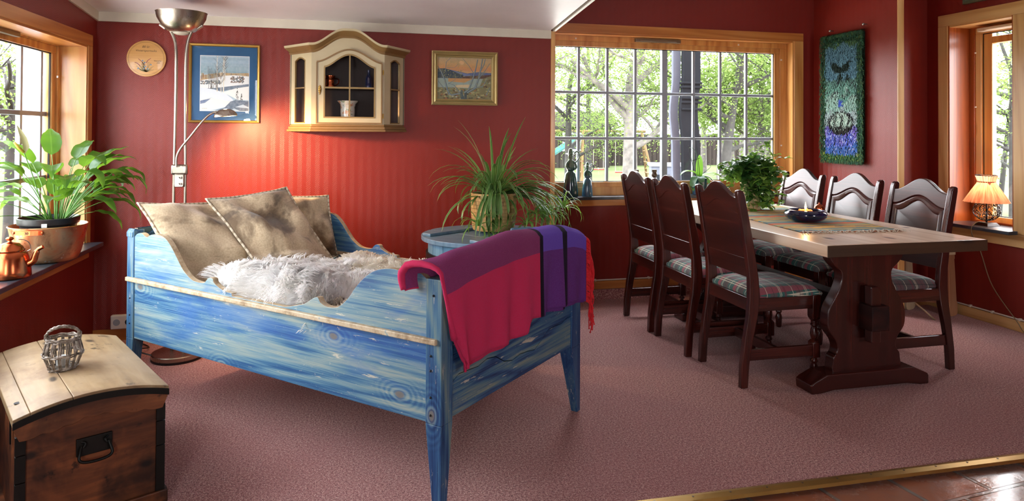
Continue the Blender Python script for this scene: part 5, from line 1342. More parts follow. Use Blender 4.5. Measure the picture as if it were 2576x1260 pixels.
G().box(-.012, .012, -.003, .003, -.009, .009, T=Matrix.Translation((.03, -.1345, .172)) @ Matrix.Rotation(0, 4, 'X')).build('plant_tag', 'white_plastic', lily)
rnd = random.Random(21); gl = G(); gs = G()
SP = [  # azimuth deg, stalk length, lean deg, leaf len, width, droop
 (35, .30, 14, .20, .085, 1.0), (-15, .27, 28, .20, .075, 1.6), (20, .34, 30, .19, .07, 2.0), (60, .33, 34, .19, .07, 1.9), (10, .22, 50, .20, .065, 1.6),
 (-30, .20, 42, .19, .07, 1.3), (160, .33, 8, .22, .10, .8), (120, .38, 6, .20, .08, .6), (80, .36, 12, .19, .07, .7), (-60, .25, 18, .18, .075, 1.7),
 (-80, .28, 10, .20, .08, 1.9), (200, .28, 14, .21, .085, 2.1), (-130, .26, 50, .20, .07, 2.4), (-118, .30, 66, .22, .06, 2.0), (190, .20, 30, .19, .075, 1.9),
 (45, .27, 48, .18, .06, 1.5), (0, .32, 18, .18, .065, .9), (-45, .30, 22, .20, .07, 2.0), (90, .24, 26, .19, .075, 1.3), (140, .30, 20, .19, .075, 1.2), (30, .18, 36, .17, .06, 1.1), (-10, .36, 38, .18, .055, 2.0), (70, .40, 24, .19, .065, 1.5),
 (-70, .16, 30, .17, .07, 1.0), (5, .15, 60, .16, .055, 1.2), (50, .36, 18, .17, .06, .6), (-25, .33, 12, .19, .07, 1.7)]
for q_ in range(20): SP.append((rnd.uniform(0, 360), rnd.uniform(.12, .34), rnd.uniform(5, 34), rnd.uniform(.13, .18), rnd.uniform(.06, .085), rnd.uniform(.6, 1.8)))
for (az, L, le, ll, lw, dr) in SP:
    lw *= 1.2
    a = R(az); stalkleaf(gl, gs, (.035+.035*cos(a), .03*sin(a), .175), a, L*.95, R(le), ll, lw, dr, rnd.uniform(-.3, .3))
gl.build('leaves', 'lily_leaf', lily, smooth=180); gs.build('stalks', 'stem_green', lily, smooth=180)
fs_ = smooth_poly([(.0, -.02, .175), (-.03, -.04, .31), (-.055, -.065, .43), (-.08, -.09, .53)], 5)
G().tube(fs_, .0028, 6).build('flower_stalk', 'stem_green', lily, smooth=180)
plain('spathe', '#cfd09a', .45, nz=.08); plain('spadix', '#b9a23c', .7, nz=.2, nsc=120)
g = G().leaf([(-.08, -.09, .52), (-.077, -.085, .56), (-.085, -.09, .60), (-.097, -.10, .64), (-.105, -.11, .67)], .034, up=(.8, -.6, 0), fold=.5, shape=broad); g.build('spathe', 'spathe', lily, smooth=180)
g = G().tube([(-.08, -.092, .535), (-.095, -.115, .56), (-.107, -.13, .585)], [.006, .008, .005], 8); g.build('spadix', 'spadix', lily, smooth=180)

# ---- copper pan holding it
cp = thing('copper_pan', 'large old copper pan with riveted handle bracket, holding the peace lily pot', 'pan', (-1.475, 3.965, .633))
G().lathe([(.0, .0), (.115, .0), (.128, .006), (.140, .03), (.156, .09), (.166, .15), (.172, .178), (.176, .180), (.172, .183), (.166, .176), (.160, .15), (.150, .09), (.134, .03), (.12, .010), (.0, .006)], 64).build('body', 'copper_old', cp, smooth=50)
g = G(); a0 = R(-112); pr_ = []
for i in range(9):
    a = a0+R(-2+46*i/8-10); pr_.append((.1725*cos(a), .1725*sin(a)))
for i in range(8):
    (x0, y0), (x1, y1) = pr_[i], pr_[i+1]
    g.hexa([(x0*.985, y0*.985, .150), (x1*.985, y1*.985, .150), (x1*1.01, y1*1.01, .150), (x0*1.01, y0*1.01, .150)], [(x0*.985, y0*.985, .172), (x1*.985, y1*.985, .172), (x1*1.01, y1*1.01, .172), (x0*1.01, y0*1.01, .172)])
for i in (0, 8): g.sphere((pr_[i][0]*1.005, pr_[i][1]*1.005, .161), .007, 10, 6)
br_ = g.build('bracket', 'copper', cp, smooth=40)
am = a0+R(11)
text('30', 'stamp', .018, 'ink_brown', cp, (.1755*cos(am), .1755*sin(am), .154), (R(90), 0, am+pi/2))

# ---- spider plant
sp = thing('spider_plant', 'large variegated spider plant in a woven basket pot trailing over the blue tub', 'potted plant', (.905, 4.20, .690))
t = NT('basket_weave'); uv = t.sep(t.co('UV')); 
br = t.n('TexBrick'); t.put(br.inputs['Vector'], t.map((80, 34, 1), v=t.co('UV'))); br.offset = .5; br.inputs['Scale'].default_value = 1
br.inputs['Brick Width'].default_value = 1; br.inputs['Row Height'].default_value = 1; br.inputs['Mortar Size'].default_value = .09; br.inputs['Mortar Smooth'].default_value = .6
br.inputs['Color1'].default_value = hx('#c7a268'); br.inputs['Color2'].default_value = hx('#8f6a38'); br.inputs['Mortar'].default_value = hx('#7b5a30')
f = t.noise(sc=9, det=3); col = t.mix(t.math('MULTIPLY', f, .6), br.outputs[0], '#d2b47c')
t.bump(t.math('SUBTRACT', 1.0, br.outputs['Fac']), .8, .006); M['basket_weave'] = t.fin(col, .45, 0, .4)
G().lathe([(.128, 0), (.134, .02), (.142, .10), (.144, .20), (.143, .226), (.139, .229), (.134, .22), (.13, .19), (.0, .19)], 48).build('basket', 'basket_weave', sp, smooth=60)
G().lathe([(.12, 0), (.122, .014), (.0, .014)], 40, (0, 0, -.003)).build('saucer', 'pot_black', sp)
rnd = random.Random(77); g = G()
for i in range(110):
    az = rnd.uniform(0, 2*pi); k = rnd.random()
    rise = R(rnd.uniform(50, 86)) if k < .55 else R(rnd.uniform(15, 55))
    L = rnd.uniform(.32, .52) if k < .8 else rnd.uniform(.2, .32)
    dr = rnd.uniform(1.0, 2.6) if rise > 1 else rnd.uniform(1.3, 2.4)
    if i < 12: rise = R(rnd.uniform(74, 88)); dr = rnd.uniform(.3, .9); L = rnd.uniform(.42, .56)
    p0 = (.03*cos(az), .03*sin(az), .195)
    if sin(az) > .35: L *= .72
    g.leaf(arc(p0, az, L, rise, dr, 11, rnd.uniform(-.25, .25)), rnd.uniform(.016, .026), fold=.35, shape=strap)
# heavy drape to the right (towards +x) and front
for i in range(34):
    az = R(rnd.uniform(-35, 25)); L = rnd.uniform(.40, .60)
    g.leaf(arc((.05, .02*rnd.uniform(-1, 1), .20), az, L, R(rnd.uniform(15, 45)), rnd.uniform(1.8, 2.5), 12, rnd.uniform(-.15, .15)), rnd.uniform(.016, .025), fold=.35, shape=strap)
for i in range(12):
    az = R(rnd.uniform(-120, -85)); g.leaf(arc((0, -.05, .20), az, rnd.uniform(.34, .5), R(rnd.uniform(25, 50)), rnd.uniform(2.6, 3.2), 12, 0), rnd.uniform(.018, .026), fold=.3, shape=strap)
g.build('leaves', 'spider_leaf', sp, smooth=180)
def plantlet(g_, c, n, L, seed):
    r_ = random.Random(seed)
    for i in range(n):
        az = 2*pi*i/n+r_.uniform(-.3, .3)
        g_.leaf(arc(c, az, L*r_.uniform(.6, 1.15), R(r_.uniform(20, 80)), r_.uniform(1.3, 2.6), 8, r_.uniform(-.2, .2)), r_.uniform(.008, .013), fold=.35, shape=strap)
gr = G(); gp = G()
PL = [((-.15, -.28, .06), 16, .19), ((-.05, -.30, -.01), 12, .15), ((.16, -.20, .05), 14, .16), ((.32, -.05, .07), 14, .17), ((.46, .0, .12), 18, .20), ((.40, .10, .08), 12, .16), ((.24, -.12, .10), 14, .17)]
for i, (c, n, L) in enumerate(PL):
    gp = G(); plantlet(gp, c, n+3, L*1.1, i+3); gp.build('plantlet', 'spider_young', sp, smooth=180)
    a = math.atan2(c[1], c[0]); m_ = (c[0]*.6, c[1]*.6, .30)
    gr.tube(smooth_poly([(.03*cos(a), .03*sin(a), .2), m_, (c[0]*.95, c[1]*.95, c[2]+.06), c], 5), .0018, 5)
gp = G(); plantlet(gp, (.50, -.06, -.16), 12, .17, 55); gr.tube(smooth_poly([(.05, 0, .2), (.3, -.02, .28), (.48, -.05, .05), (.50, -.06, -.16)], 5), .0018, 5)
gp.build('plantlet', 'spider_young', sp, smooth=180); gr.build('runners', 'stem_green', sp, smooth=180)

# ---- trailing plant on the table
vp = thing('trailing_plant', 'bushy trailing plant with glossy oval leaves in a cream pot on the dining table', 'potted plant', (2.66, 4.10, TH+.004))
plain('pot_cream', '#c9b78e', .35, nz=.06)
G().lathe([(.055, 0), (.06, .004), (.062, .12), (.07, .17), (.082, .20), (.088, .205), (.084, .208), (.078, .2), (.066, .17), (.0, .165)], 36).build('pot', 'pot_cream', vp, smooth=50)
rnd = random.Random(9); g = G(); gy = G(); gs = G()
def vine(pts, step=.022, yc=.0, w=.050):
    pts = [Vector(p) for p in smooth_poly(pts, 5)]; gs.tube(pts, .0016, 5)
    for i in range(1, len(pts)):
        if rnd.random() < .88:
            p = pts[i]; az = rnd.uniform(0, 2*pi); L = rnd.uniform(.048, .074)
            (gy if rnd.random() < yc or i > len(pts)-3 else g).leaf(arc(p, az, L, R(rnd.uniform(-20, 55)), rnd.uniform(.3, 1.4), 6), w*rnd.uniform(.75, 1.1), fold=.25, shape=oval, up=(rnd.uniform(-.3, .3), rnd.uniform(-.3, .3), 1))
for i in range(58):
    az = rnd.uniform(0, 2*pi); Rr = rnd.uniform(.06, .21); zt = .20+rnd.uniform(.0, .12)*(1-Rr*2.4)
    vine([(0, 0, .17), (Rr*.4*cos(az), Rr*.4*sin(az), zt+.06), (Rr*.8*cos(az), Rr*.8*sin(az), zt+.04), (Rr*cos(az), Rr*sin(az), zt-rnd.uniform(.0, .06))])
for i in range(26):
    az = rnd.uniform(-2.6, .5); Rr = rnd.uniform(.07, .13); ze = rnd.choice((.03, .05, .09, .13)) if i > 3 else .015
    vine([(0, 0, .18), (Rr*.7*cos(az), Rr*.7*sin(az), .24), (Rr*cos(az), Rr*sin(az), .16), (Rr*1.05*cos(az)+.01, Rr*1.05*sin(az), ze)], yc=.08)
for e in ([(.0, 0, .2), (.12, 0, .33), (.19, -.02, .36), (.24, -.03, .34)], [(.0, 0, .2), (.14, .0, .28), (.22, -.02, .24), (.25, -.03, .2)], [(0, 0, .2), (.10, .02, .36), (.12, .02, .42), (.14, .01, .43)],
          [(0, 0, .2), (-.12, 0, .32), (-.2, 0, .3), (-.24, -.02, .22)], [(0, 0, .2), (.12, -.04, .22), (.16, -.06, .10), (.17, -.07, .03)], [(0, 0, .2), (-.10, 0, .30), (-.19, -.02, .20), (-.20, -.03, .12)], [(0, 0, .2), (.1, 0, .22), (.17, -.02, .14), (.19, -.03, .10)]): vine(e, yc=.55, w=.034)
g.build('leaves', 'vine_leaf', vp, smooth=180); gy.build('young_leaves', 'vine_young', vp, smooth=180); gs.build('stems', 'stem_green', vp, smooth=180)

# ---- orchid on the sill
oc = thing('orchid', 'orchid without flowers in a dark glazed pot with thin support sticks on the sill', 'potted plant', (2.79, 5.03, .803))
G().lathe([(.05, 0), (.055, .003), (.060, .06), (.063, .13), (.066, .134), (.060, .134), (.056, .11), (.0, .11)], 36).build('pot', 'teal_glaze', oc, smooth=50)
g = G(); gd = G()
for az, L, ri, dr, w, mt in ((182, .20, 52, 1.6, .055, 0), (60, .21, 72, .4, .058, 0), (-8, .19, 35, 1.1, .045, 0), (215, .20, 20, 2.3, .060, 1), (-30, .18, 25, 2.3, .055, 1), (250, .16, 30, 2.2, .06, 1), (10, .15, 15, 2.0, .05, 1)):
    (gd if mt else g).leaf(arc((0, 0, .14), R(az), L, R(ri), dr, 9), w, fold=.3, shape=lambda t: sin(pi*(.18+.82*t))**.6)
g.build('leaves', 'orchid_leaf', oc, smooth=180); gd.build('old_leaves', 'orchid_dark', oc, smooth=180)
g = G(); g.tube([(-.03, 0, .12), (-.10, 0, .40)], .0025, 5); g.tube([(.01, 0, .12), (-.035, 0, .455)], .0025, 5); g.tube([(-.08, -.003, .27), (.0, -.003, .295)], .002, 5); g.build('support_stick', 'black_plastic', oc)
g = G(); g.tube(smooth_poly([(-.01, 0, .12), (-.02, 0, .26), (-.03, 0, .34), (-.06, 0, .375), (-.09, 0, .38)], 4), .002, 5); g.tube(smooth_poly([(.0, .0, .15), (.06, 0, .19), (.10, 0, .225), (.085, 0, .25)], 4), .002, 5); g.build('aerial_root', 'orchid_dark', oc)

# ---- blue wooden tub
bedpaint('tub_blue', 'z'); M['tub_blue'] = None
t = NT('tub_blue'); f = t.noise(t.map((30, 30, 2)), 2, 3)
M['tub_blue'] = t.fin(t.ramp(f, [(.3, '#4f7d9c'), (.7, '#6f9cb8')]), .42)
t = NT('tub_lid'); f = t.noise(t.map((2, 12, 1)), 3, 3)
M['tub_lid'] = t.fin(t.ramp(f, [(.3, '#52708a'), (.7, '#6d8da4')]), .4)
tb = thing('wooden_tub', 'round light blue wooden tub with dark hoop and plank lid by the red wall', 'tub', (.87, 4.15, 0))
g = G(); n = 22
for i in range(n):
    a0, a1 = 2*pi*i/n+.004, 2*pi*(i+1)/n-.004
    def q(r__, a, z): return (r__*cos(a), r__*sin(a), z)
    g.hexa([q(.36, a0, 0), q(.36, a1, 0), q(.385, a1, 0), q(.385, a0, 0)], [q(.355, a0, .645), q(.355, a1, .645), q(.380, a1, .645), q(.380, a0, .645)])
g.build('staves', 'tub_blue', tb, bevel=.003)
for z, h_ in ((.55, .045), (.12, .045)): G().lathe([(.381, z-h_/2), (.392, z-h_/2), (.391, z+h_/2), (.380, z+h_/2)], 48, cap=False).build('hoop', 'dark_hoop' if False else 'gasket', tb, smooth=40)
c_ = [(.42*cos(a*2*pi/64), .42*sin(a*2*pi/64)) for a in range(64)]
def clip(p, y0, y1):
    pts = [(math.copysign(min(abs(x), math.sqrt(max(0, .42**2-min(max(y, y0), y1)**2))), x), min(max(y, y0), y1)) for x, y in p]
    o_ = []
    for q_ in pts:
        if not o_ or (abs(q_[0]-o_[-1][0])+abs(q_[1]-o_[-1][1])) > 1e-5: o_.append(q_)
    return o_
TR = Matrix.Rotation(R(-55), 4, 'Z')
for y0, y1 in ((-.42, -.14), (-.137, .13), (.133, .42)): G().prism(clip(c_, y0, y1), .645, .672, 'xy', T=TR).build('lid_board', 'tub_lid', tb, bevel=.003)
G().box(-.035, .035, -.343, .343, .672, .690, T=TR @ Matrix.Translation((-.20, 0, 0))).build('batten', 'tub_lid', tb, bevel=.004)
G().box(-.035, .035, -.343, .343, .672, .690, T=TR @ Matrix.Translation((.20, 0, 0))).build('batten', 'tub_lid', tb, bevel=.004)
g = G().box(.02, .20, -.31, -.285, .672, .745, T=Matrix.Rotation(R(8), 4, 'Z')); g.build('lid_handle', 'tub_lid', tb, bevel=.014, seg=4)
bpy.data.objects['spider_plant'].location.z = .692
# ------------------------------------------------------------------ chest in the left corner
def oldwood(n, cs, ax, ro=.6):
    t = NT(n); i = 'xyz'.index(ax)
    f = t.noise(t.map(tuple([.12 if k == i else 1 for k in range(3)])), 16, 5, .6, .3)
    s = t.noise(sc=3.2, det=5, ro=.6, dis=.3); b = t.noise(sc=13, det=5, ro=.7)
    col = t.ramp(f, [(.3, cs[0]), (.5, cs[1]), (.7, cs[2])])
    col = t.mix(t.ramp(s, [(.47, 0.0), (.58, .8)]), col, cs[3])
    col = t.mix(t.ramp(b, [(.60, 0.0), (.68, .85)]), col, cs[4])
    lg = t.noise(t.map((1, 1, 1), (0, 0, 0), (5, 2, 8)), 2.4, 4, .65, .6); col = t.mix(t.ramp(lg, [(.5, 0.0), (.64, .65)]), col, cs[5])
    kd = t.knot(ax, .5, 4.2); col = t.mix(t.ramp(kd, [(.03, .9), (.07, 0.0)]), col, cs[4])
    t.bump(f, .3, .003); M[n] = t.fin(col, ro, 0, .35)
oldwood('chest_lid', ['#7f694c', '#99805c', '#ad9571', '#7d6245', '#33261b', '#a58f70'], 'y', .5)
oldwood('chest_body', ['#3d2012', '#683a1e', '#98582e', '#1c0e09', '#100907', '#8a4e2a'], 'x', .5)
oldwood('chest_apron', ['#4a2a18', '#744426', '#8f5c36', '#3a2013', '#140c09', '#8f5c36'], 'x', .5)
plain('black_iron', '#15140f', .45, .5, nz=.2, nsc=30)
# local frame: x along the front (handle) end, y back along the length
ch = thing('trunk', 'old wooden domed trunk with pale worn lid and black iron handle at the lower left', 'chest', (-.988, 2.423, 0), math.atan2(2.628-2.423, -.606+.988))
CW, CLn, CH = .433, .76, .365
g = G().box(.006, CW-.006, .006, CLn-.006, .015, CH)
def dome(u): return .036*(1-(2*u-1)**2)
pf_ = [(.006+(CW-.012)*i/16, CH+.012+dome(i/16)) for i in range(17)]
g.prism([(.006, CH-.01), (CW-.006, CH-.01)]+pf_[::-1], .010, CLn-.01, 'xz'); g.build('body', 'chest_body', ch, bevel=.003)
lid = G(); N_ = 20
def lidp(u, o): return (-.006+(CW+.012)*u, CH+.014+dome(u)+o)
gap = (.30, .32)
def planks(u0, u1):
    g = G(); us = [u0+(u1-u0)*i/10 for i in range(11)]
    g.prism([lidp(u, .0) for u in us]+[lidp(u, .026) for u in us[::-1]], -.012, CLn+.01, 'xz'); return g
planks(0, .10).build('lid_board', 'chest_lid', ch, bevel=.002); planks(.103, .355).build('lid_board', 'chest_lid', ch, bevel=.002); planks(.359, 1).build('lid_board', 'chest_lid', ch, bevel=.002)
us = [i/20 for i in range(21)]
g = G().prism([lidp(u, -.004) for u in us]+[lidp(u, .017) for u in us[::-1]], -.016, -.010, 'xz'); g.build('edge_strip', 'black_iron', ch)
# carved scalloped apron under the lid
ap = [(.012+(CW-.024)*i/60, CH-.012+dome(i/60)*.9-.020-.007*abs(sin(i*pi/60*7))-.010*(.5-.5*cos(2*pi*i/60*2))) for i in range(61)]
g = G().prism([lidp(u, -.002) for u in us]+ap[::-1], -.009, .006, 'xz'); g.build('apron', 'chest_apron', ch, bevel=.002)
for x in (.002, CW-.030):
    for z0, z1 in ((.045, .20), (.203, .285), (.288, .345)): G().box(x, x+.028, -.003, .012, z0, z1).build('corner_strap', 'black_iron', ch, bevel=.001)
G().box(-.008, CW+.008, -.008, .006, .0, .045).build('base_board', 'chest_body', ch, bevel=.004); G().box(-.008, .006, .006, CLn, 0, .045).build('base_board', 'chest_body', ch); G().box(CW-.006, CW+.008, .006, CLn, 0, .045).build('base_board', 'chest_body', ch)
g = G().box(.165, .268, -.003, .008, .235, .292, T=Matrix.Rotation(R(0), 4, 'Y')); hp = g.build('handle_plate', 'black_iron', ch, bevel=.002)
g = G().tube(smooth_poly([(.178, -.006, .268), (.172, -.016, .25), (.170, -.022, .232), (.185, -.024, .222), (.217, -.025, .219), (.250, -.024, .222), (.264, -.022, .232), (.261, -.016, .25), (.256, -.006, .268)], 4), .0048, 8)
g.tube(smooth_poly([(.178, .0, .282), (.190, -.010, .278), (.184, -.012, .266)], 3), .004, 6); g.tube(smooth_poly([(.256, .0, .282), (.244, -.010, .278), (.250, -.012, .266)], 3), .004, 6)
g.build('handle', 'black_iron', ch, smooth=60)
for y in (.08, .50): G().box(-.003, .001, y, y+.02, .30, .37).build('hinge', 'black_iron', ch)
for u, y in ((.06, .12),): G().cyl((lidp(u, .026)[0], y, lidp(u, .0262)[1]), .011, .001, 16).build('lid_stud', 'iron_nail', ch)
# wicker lantern
wl = thing('wicker_lantern', 'small round grey wicker basket with glass insert and twisted handle on the trunk lid', 'lantern', (-.985, 2.785, .440), R(15))
t = NT('wicker'); f = t.noise(sc=60, det=3); M['wicker'] = t.fin(t.ramp(f, [(.3, '#3f352c'), (.5, '#776a5c'), (.7, '#b3aaa0')]), .5, 0, .5)
def wr(z): return lerp([(0, .040), (.012, .046), (.055, .062), (.062, .062), (.105, .050), (.118, .050)], z)
g = G()
for i in range(15):
    a = 2*pi*i/15
    for o_ in (-.05, .05): g.tube([((wr(z))*cos(a+o_), (wr(z))*sin(a+o_), z) for z in (.0, .012, .035, .058, .08, .105)], .0026, 6)
g.build('uprights', 'wicker', wl, smooth=60)
g = G()
for zc_, n_, am_ in ((.006, 3, .003), (.058, 2, .0035), (.110, 3, .0035)):
    for k in range(n_):
        z = zc_+.0055*(k-n_/2)
        g.tube([((wr(max(0, z))+.0035*sin(a*pi/20*7.5+k*pi))*cos(a*pi/20), (wr(max(0, z))+.0035*sin(a*pi/20*7.5+k*pi))*sin(a*pi/20), z+.001*sin(a*1.3)) for a in range(40)], .0028, 6, closed=True)
g.lathe([(.0, .001), (.042, .001), (.042, .005), (.0, .005)], 24)
g.build('woven_bands', 'wicker', wl, smooth=60)
g = G()
for k in range(3):
    pts = []
    for i in range(41):
        a = pi*i/40; tw_ = i*.55+k*2.1
        c = Vector((-.052*cos(a), -.038*sin(a)*1.2, .116+.045*sin(a))); pts.append(c+Vector((0, .0035*cos(tw_), .0035*sin(tw_))))
    g.tube(pts, .0032, 6)
for s in (-1, 1):
    for q_ in range(4): g.tube([(s*.050+.006*cos(a), -.006+.0+.007*sin(a)*0-.001, .112+q_*.004+.006*sin(a)) for a in [j*pi/5 for j in range(10)]], .0018, 5, closed=True)
g.build('twisted_handle', 'wicker', wl, smooth=60)
t = NT('clear_glass'); M['clear_glass'] = M['glass']
G().lathe([(.030, .010), (.036, .014), (.040, .06), (.036, .098), (.034, .098), (.037, .06), (.033, .018), (.0, .014)], 32).build('glass_insert', 'clear_glass', wl, smooth=50)
G().lathe([(.020, .016), (.020, .040), (.018, .041), (.0, .040)], 24).build('tealight', 'candle_white', wl) if False else None
plain('candle_white', '#cfd3d2', .5); G().lathe([(.021, .016), (.021, .044), (.018, .045), (.0, .042)], 24).build('tealight', 'candle_white', wl, smooth=40)

# ---- copper kettle
kt = thing('copper_kettle', 'shiny copper kettle with lid and curved spout at the left edge of the slate sill', 'kettle', (-1.468, 3.53, .633), R(8))
G().lathe([(.0, 0), (.078, 0), (.084, .006), (.083, .03), (.074, .09), (.066, .112), (.058, .118), (.054, .120)], 48).build('body', 'copper', kt, smooth=50)
G().lathe([(.058, .118), (.060, .124), (.054, .128), (.050, .138), (.036, .152), (.014, .158), (.008, .160), (.007, .166), (.014, .170), (.016, .176), (.010, .182), (.0, .184)], 40).build('lid', 'copper', kt, smooth=50)
G().tube(smooth_poly([(.066, -.01, .055), (.092, -.012, .070), (.102, -.014, .098), (.112, -.016, .122), (.132, -.020, .134)], 6), [.016]*4+[.015-.0003*i for i in range(13)]+[.0085]*8, 14).build('spout', 'copper', kt, smooth=60)
G().tube(smooth_poly([(.062, .02, .112), (.074, .024, .122), (.068, .02, .15), (.050, .015, .165), (.030, .01, .168)], 5), .002, 6).build('bail', 'steel', kt, smooth=60)
G().tube([(.0, -.058, .108), (0, -.07, .118), (0, .07, .118)], .0, 4) if False else None
# ------------------------------------------------------------------ the garden outside
GZ = -.6
t = NT('lawn'); f = t.noise(sc=.35, det=4); f2 = t.noise(sc=3, det=4, ro=.7)
col = t.ramp(f, [(.3, '#343c20'), (.5, '#414a2a'), (.68, '#4c5038')]); col = t.mix(t.math('MULTIPLY', f2, .4), col, '#46562a')
M['lawn'] = t.fin(col, .95, 0, .1)
o = G().grid(lambda u, v: (-45+110*u, -12+90*v, GZ+.25*sin(u*9)*sin(v*7)*(1 if v > .25 else 0)*0), 4, 4).build('lawn', 'lawn'); tag(o, 'green lawn spreading outside the windows', 'lawn', kind='stuff')
plain('bounce_ground', '#cbc7bd', .95, nz=.12, nsc=40)
gv = G().box(-14, XL-.12, -9, 6, GZ-.01, GZ+.03); gv.box(XL-.12, XR+.12, 5.3, 13, GZ-.01, GZ+.03); gv.box(XR+.12, 9, -9, 12, GZ-.01, GZ+.03); gv.box(XL-.12, XR+.12, -9, -2.2, GZ-.01, GZ+.03)  # pale ring added to bounce sky light up into the room
tag(gv.build('bounce_ground', 'bounce_ground'), 'pale ground added around the house to bounce light indoors', 'bounce_ground', kind='stuff')
plain('birch_bark', '#4c4843', .8, nz=.45, nsc=9); plain('grey_bark', '#252320', .9, nz=.4, nsc=12); plain('fence_dark', '#2c2622', .8, nz=.2)
def leafm(n, c0, c1):
    t = NT(n); f = t.noise(sc=2.5, det=3); col = t.mix(f, c0, c1)
    t.t.nodes.remove(t.b); df = t.n('BsdfDiffuse'); tl = t.n('BsdfTranslucent'); mx = t.n('MixShader'); mx.inputs[0].default_value = .35
    t.put(df.inputs[0], col); t.put(tl.inputs[0], col); t.t.links.new(df.outputs[0], mx.inputs[1]); t.t.links.new(tl.outputs[0], mx.inputs[2])
    out = [q for q in t.t.nodes if q.type == 'OUTPUT_MATERIAL'][0]; t.t.links.new(mx.outputs[0], out.inputs[0]); M[n] = t.m
leafm('spring_leaf', '#4c6330', '#76884a'); leafm('spring_leaf_dull', '#5c6e3c', '#84945c')
def tree(label, loc, h, spread, nleaf, seed, trunk_r=.11, mat='birch_bark', lm='spring_leaf', low=.9, lsz=.055, lean=(0, 0), name='birch_tree', zr=None, forks=7):
    rnd = random.Random(seed); o = thing(name, label, 'tree', loc)
    g = G(); tips = []
    def br(p, d, L, r, dep):
        pts = [p]; q = p.copy(); dd = d.copy()
        for i in range(6):
            dd = (dd+Vector((rnd.uniform(-.28, .28), rnd.uniform(-.28, .28), rnd.uniform(-.1, .18)))).normalized(); q = q+dd*L/6; pts.append(q.copy())
            if dep > 0: tips.append(q.copy())
        g.tube(pts, [r*(1-.55*i/6) for i in range(7)], 6 if dep else 10)
        if dep < 3:
            for k in range(4 if dep == 0 else 3):
                a = rnd.uniform(0, 2*pi); nd = (dd*.35+Vector((cos(a), sin(a), rnd.uniform(-.1, .6)))).normalized()
                s = rnd.randint(3, 6); br(pts[s], nd, L*rnd.uniform(.5, .72), r*.45, dep+1)
    top = Vector((lean[0], lean[1], h*.55)); g.tube([Vector((0, 0, -.1)), Vector((lean[0]*.3, lean[1]*.3, low*.6)), top*.6, top], [trunk_r*1.3, trunk_r, trunk_r*.85, trunk_r*.6], 12)
    for k in range(forks):
        a = 2*pi*k/forks+rnd.uniform(-.3, .3); z = low+(h*.55-low)*(k+.3)/forks; f = z/(h*.55)
        p = Vector((lean[0]*f, lean[1]*f, z)); br(p, Vector((cos(a), sin(a), rnd.uniform(.15, .8))).normalized(), spread*rnd.uniform(.6, .9), trunk_r*.5, 1)
    br(top, Vector((lean[0]*.2, lean[1]*.2, 1)).normalized(), h*.4, trunk_r*.6, 1)
    g.build('trunk', mat, o, smooth=60)
    l = G(); vs = []; fs = []
    for i in range(nleaf):
        t_ = rnd.choice(tips); p = t_+Vector((rnd.gauss(0, .22), rnd.gauss(0, .22), rnd.gauss(-.04, .18)))*(.5+.5*h/4)
        if zr and not zr[0] < p.z+loc[2] < zr[1]: continue
        a = Vector((rnd.gauss(0, 1), rnd.gauss(0, 1), rnd.gauss(0, 1))).normalized(); b = a.orthogonal().normalized(); s = lsz*rnd.uniform(.6, 1.25)
        k = len(vs); vs += [p-a*s, p+b*s*.55, p+a*s, p-b*s*.55]; fs.append((k, k+1, k+2, k+3))
    l.add(vs, fs); l.build('foliage', lm, o)
    return o
def dirx(px, d):   # ground point seen along a column at distance d
    v = _w+_r2*((px-1288)/F_); v.z = 0; v.normalize(); return (v.x*d, v.y*d, GZ)
tree('gnarled birch with forked white trunk, middle of the big window', dirx(1585, 13.5), 5.2, 1.9, 20000, 3, .15, low=1.55, lsz=.025)
tree('leafy birch at the left edge of the big window', dirx(1430, 15), 5.0, 1.9, 14000, 8, .09, 'grey_bark', low=1.2, lsz=.025)
tree('leafy birch behind the carved post, right half of the big window', dirx(1800, 14), 5.4, 2.1, 18000, 15, .10, 'grey_bark', low=1.5, lsz=.025, lean=(.6, .2))
tree('slender birch at the right edge of the big window', dirx(1915, 16), 5.2, 1.8, 13000, 19, .09, low=1.2, lsz=.055)
tree('broad birch farther back between two nearer trees', dirx(1700, 21), 6.5, 2.6, 7000, 22, .12, 'grey_bark', 'spring_leaf_dull', low=1.4, lsz=.05)
tree('distant tree behind the swing set', dirx(1480, 27), 7.0, 3.0, 6000, 29, .13, 'grey_bark', 'spring_leaf_dull', low=1.5, lsz=.06)
for i, (px, d, q) in enumerate(((1770, 34, 'leftmost'), (1812, 30, 'second from the left'), (1840, 33, 'third from the left'), (1868, 29, 'middle one'), (1890, 34, 'third from the right'), (1925, 31, 'second from the right'), (1945, 33, 'rightmost'))):
    tree('thin pale birch, %s in the far row before the dark fence' % q, dirx(px, d), 5.2, 1.5, 1200, 40+i, .13, low=1.8, lsz=.07, forks=4)['group'] = 'far row of thin birches'
tree('grey trunked tree with pale leaves seen through the right window', dirx(2546, 15), 5.5, 2.2, 12000, 61, .055, 'grey_bark', low=.9, lsz=.025)
tree('leaning grey tree left of the other one in the right window', dirx(2506, 17), 5.0, 2.2, 9000, 63, .05, 'grey_bark', low=1.2, lsz=.025, lean=(.4, 0))
tree('pale leafy tree far behind the right window', dirx(2560, 20), 7, 3.0, 4000, 64, .13, 'grey_bark', 'spring_leaf_dull', low=1.0, lsz=.08)
tree('leafy tree seen through the left window', dirx(30, 12), 4.2, 1.8, 6500, 71, .09, 'grey_bark', low=1.0, lsz=.025)
tree('distant tree beyond the left window', dirx(85, 20), 4.5, 2.2, 5000, 72, .10, 'grey_bark', 'spring_leaf_dull', low=1.0, lsz=.05)
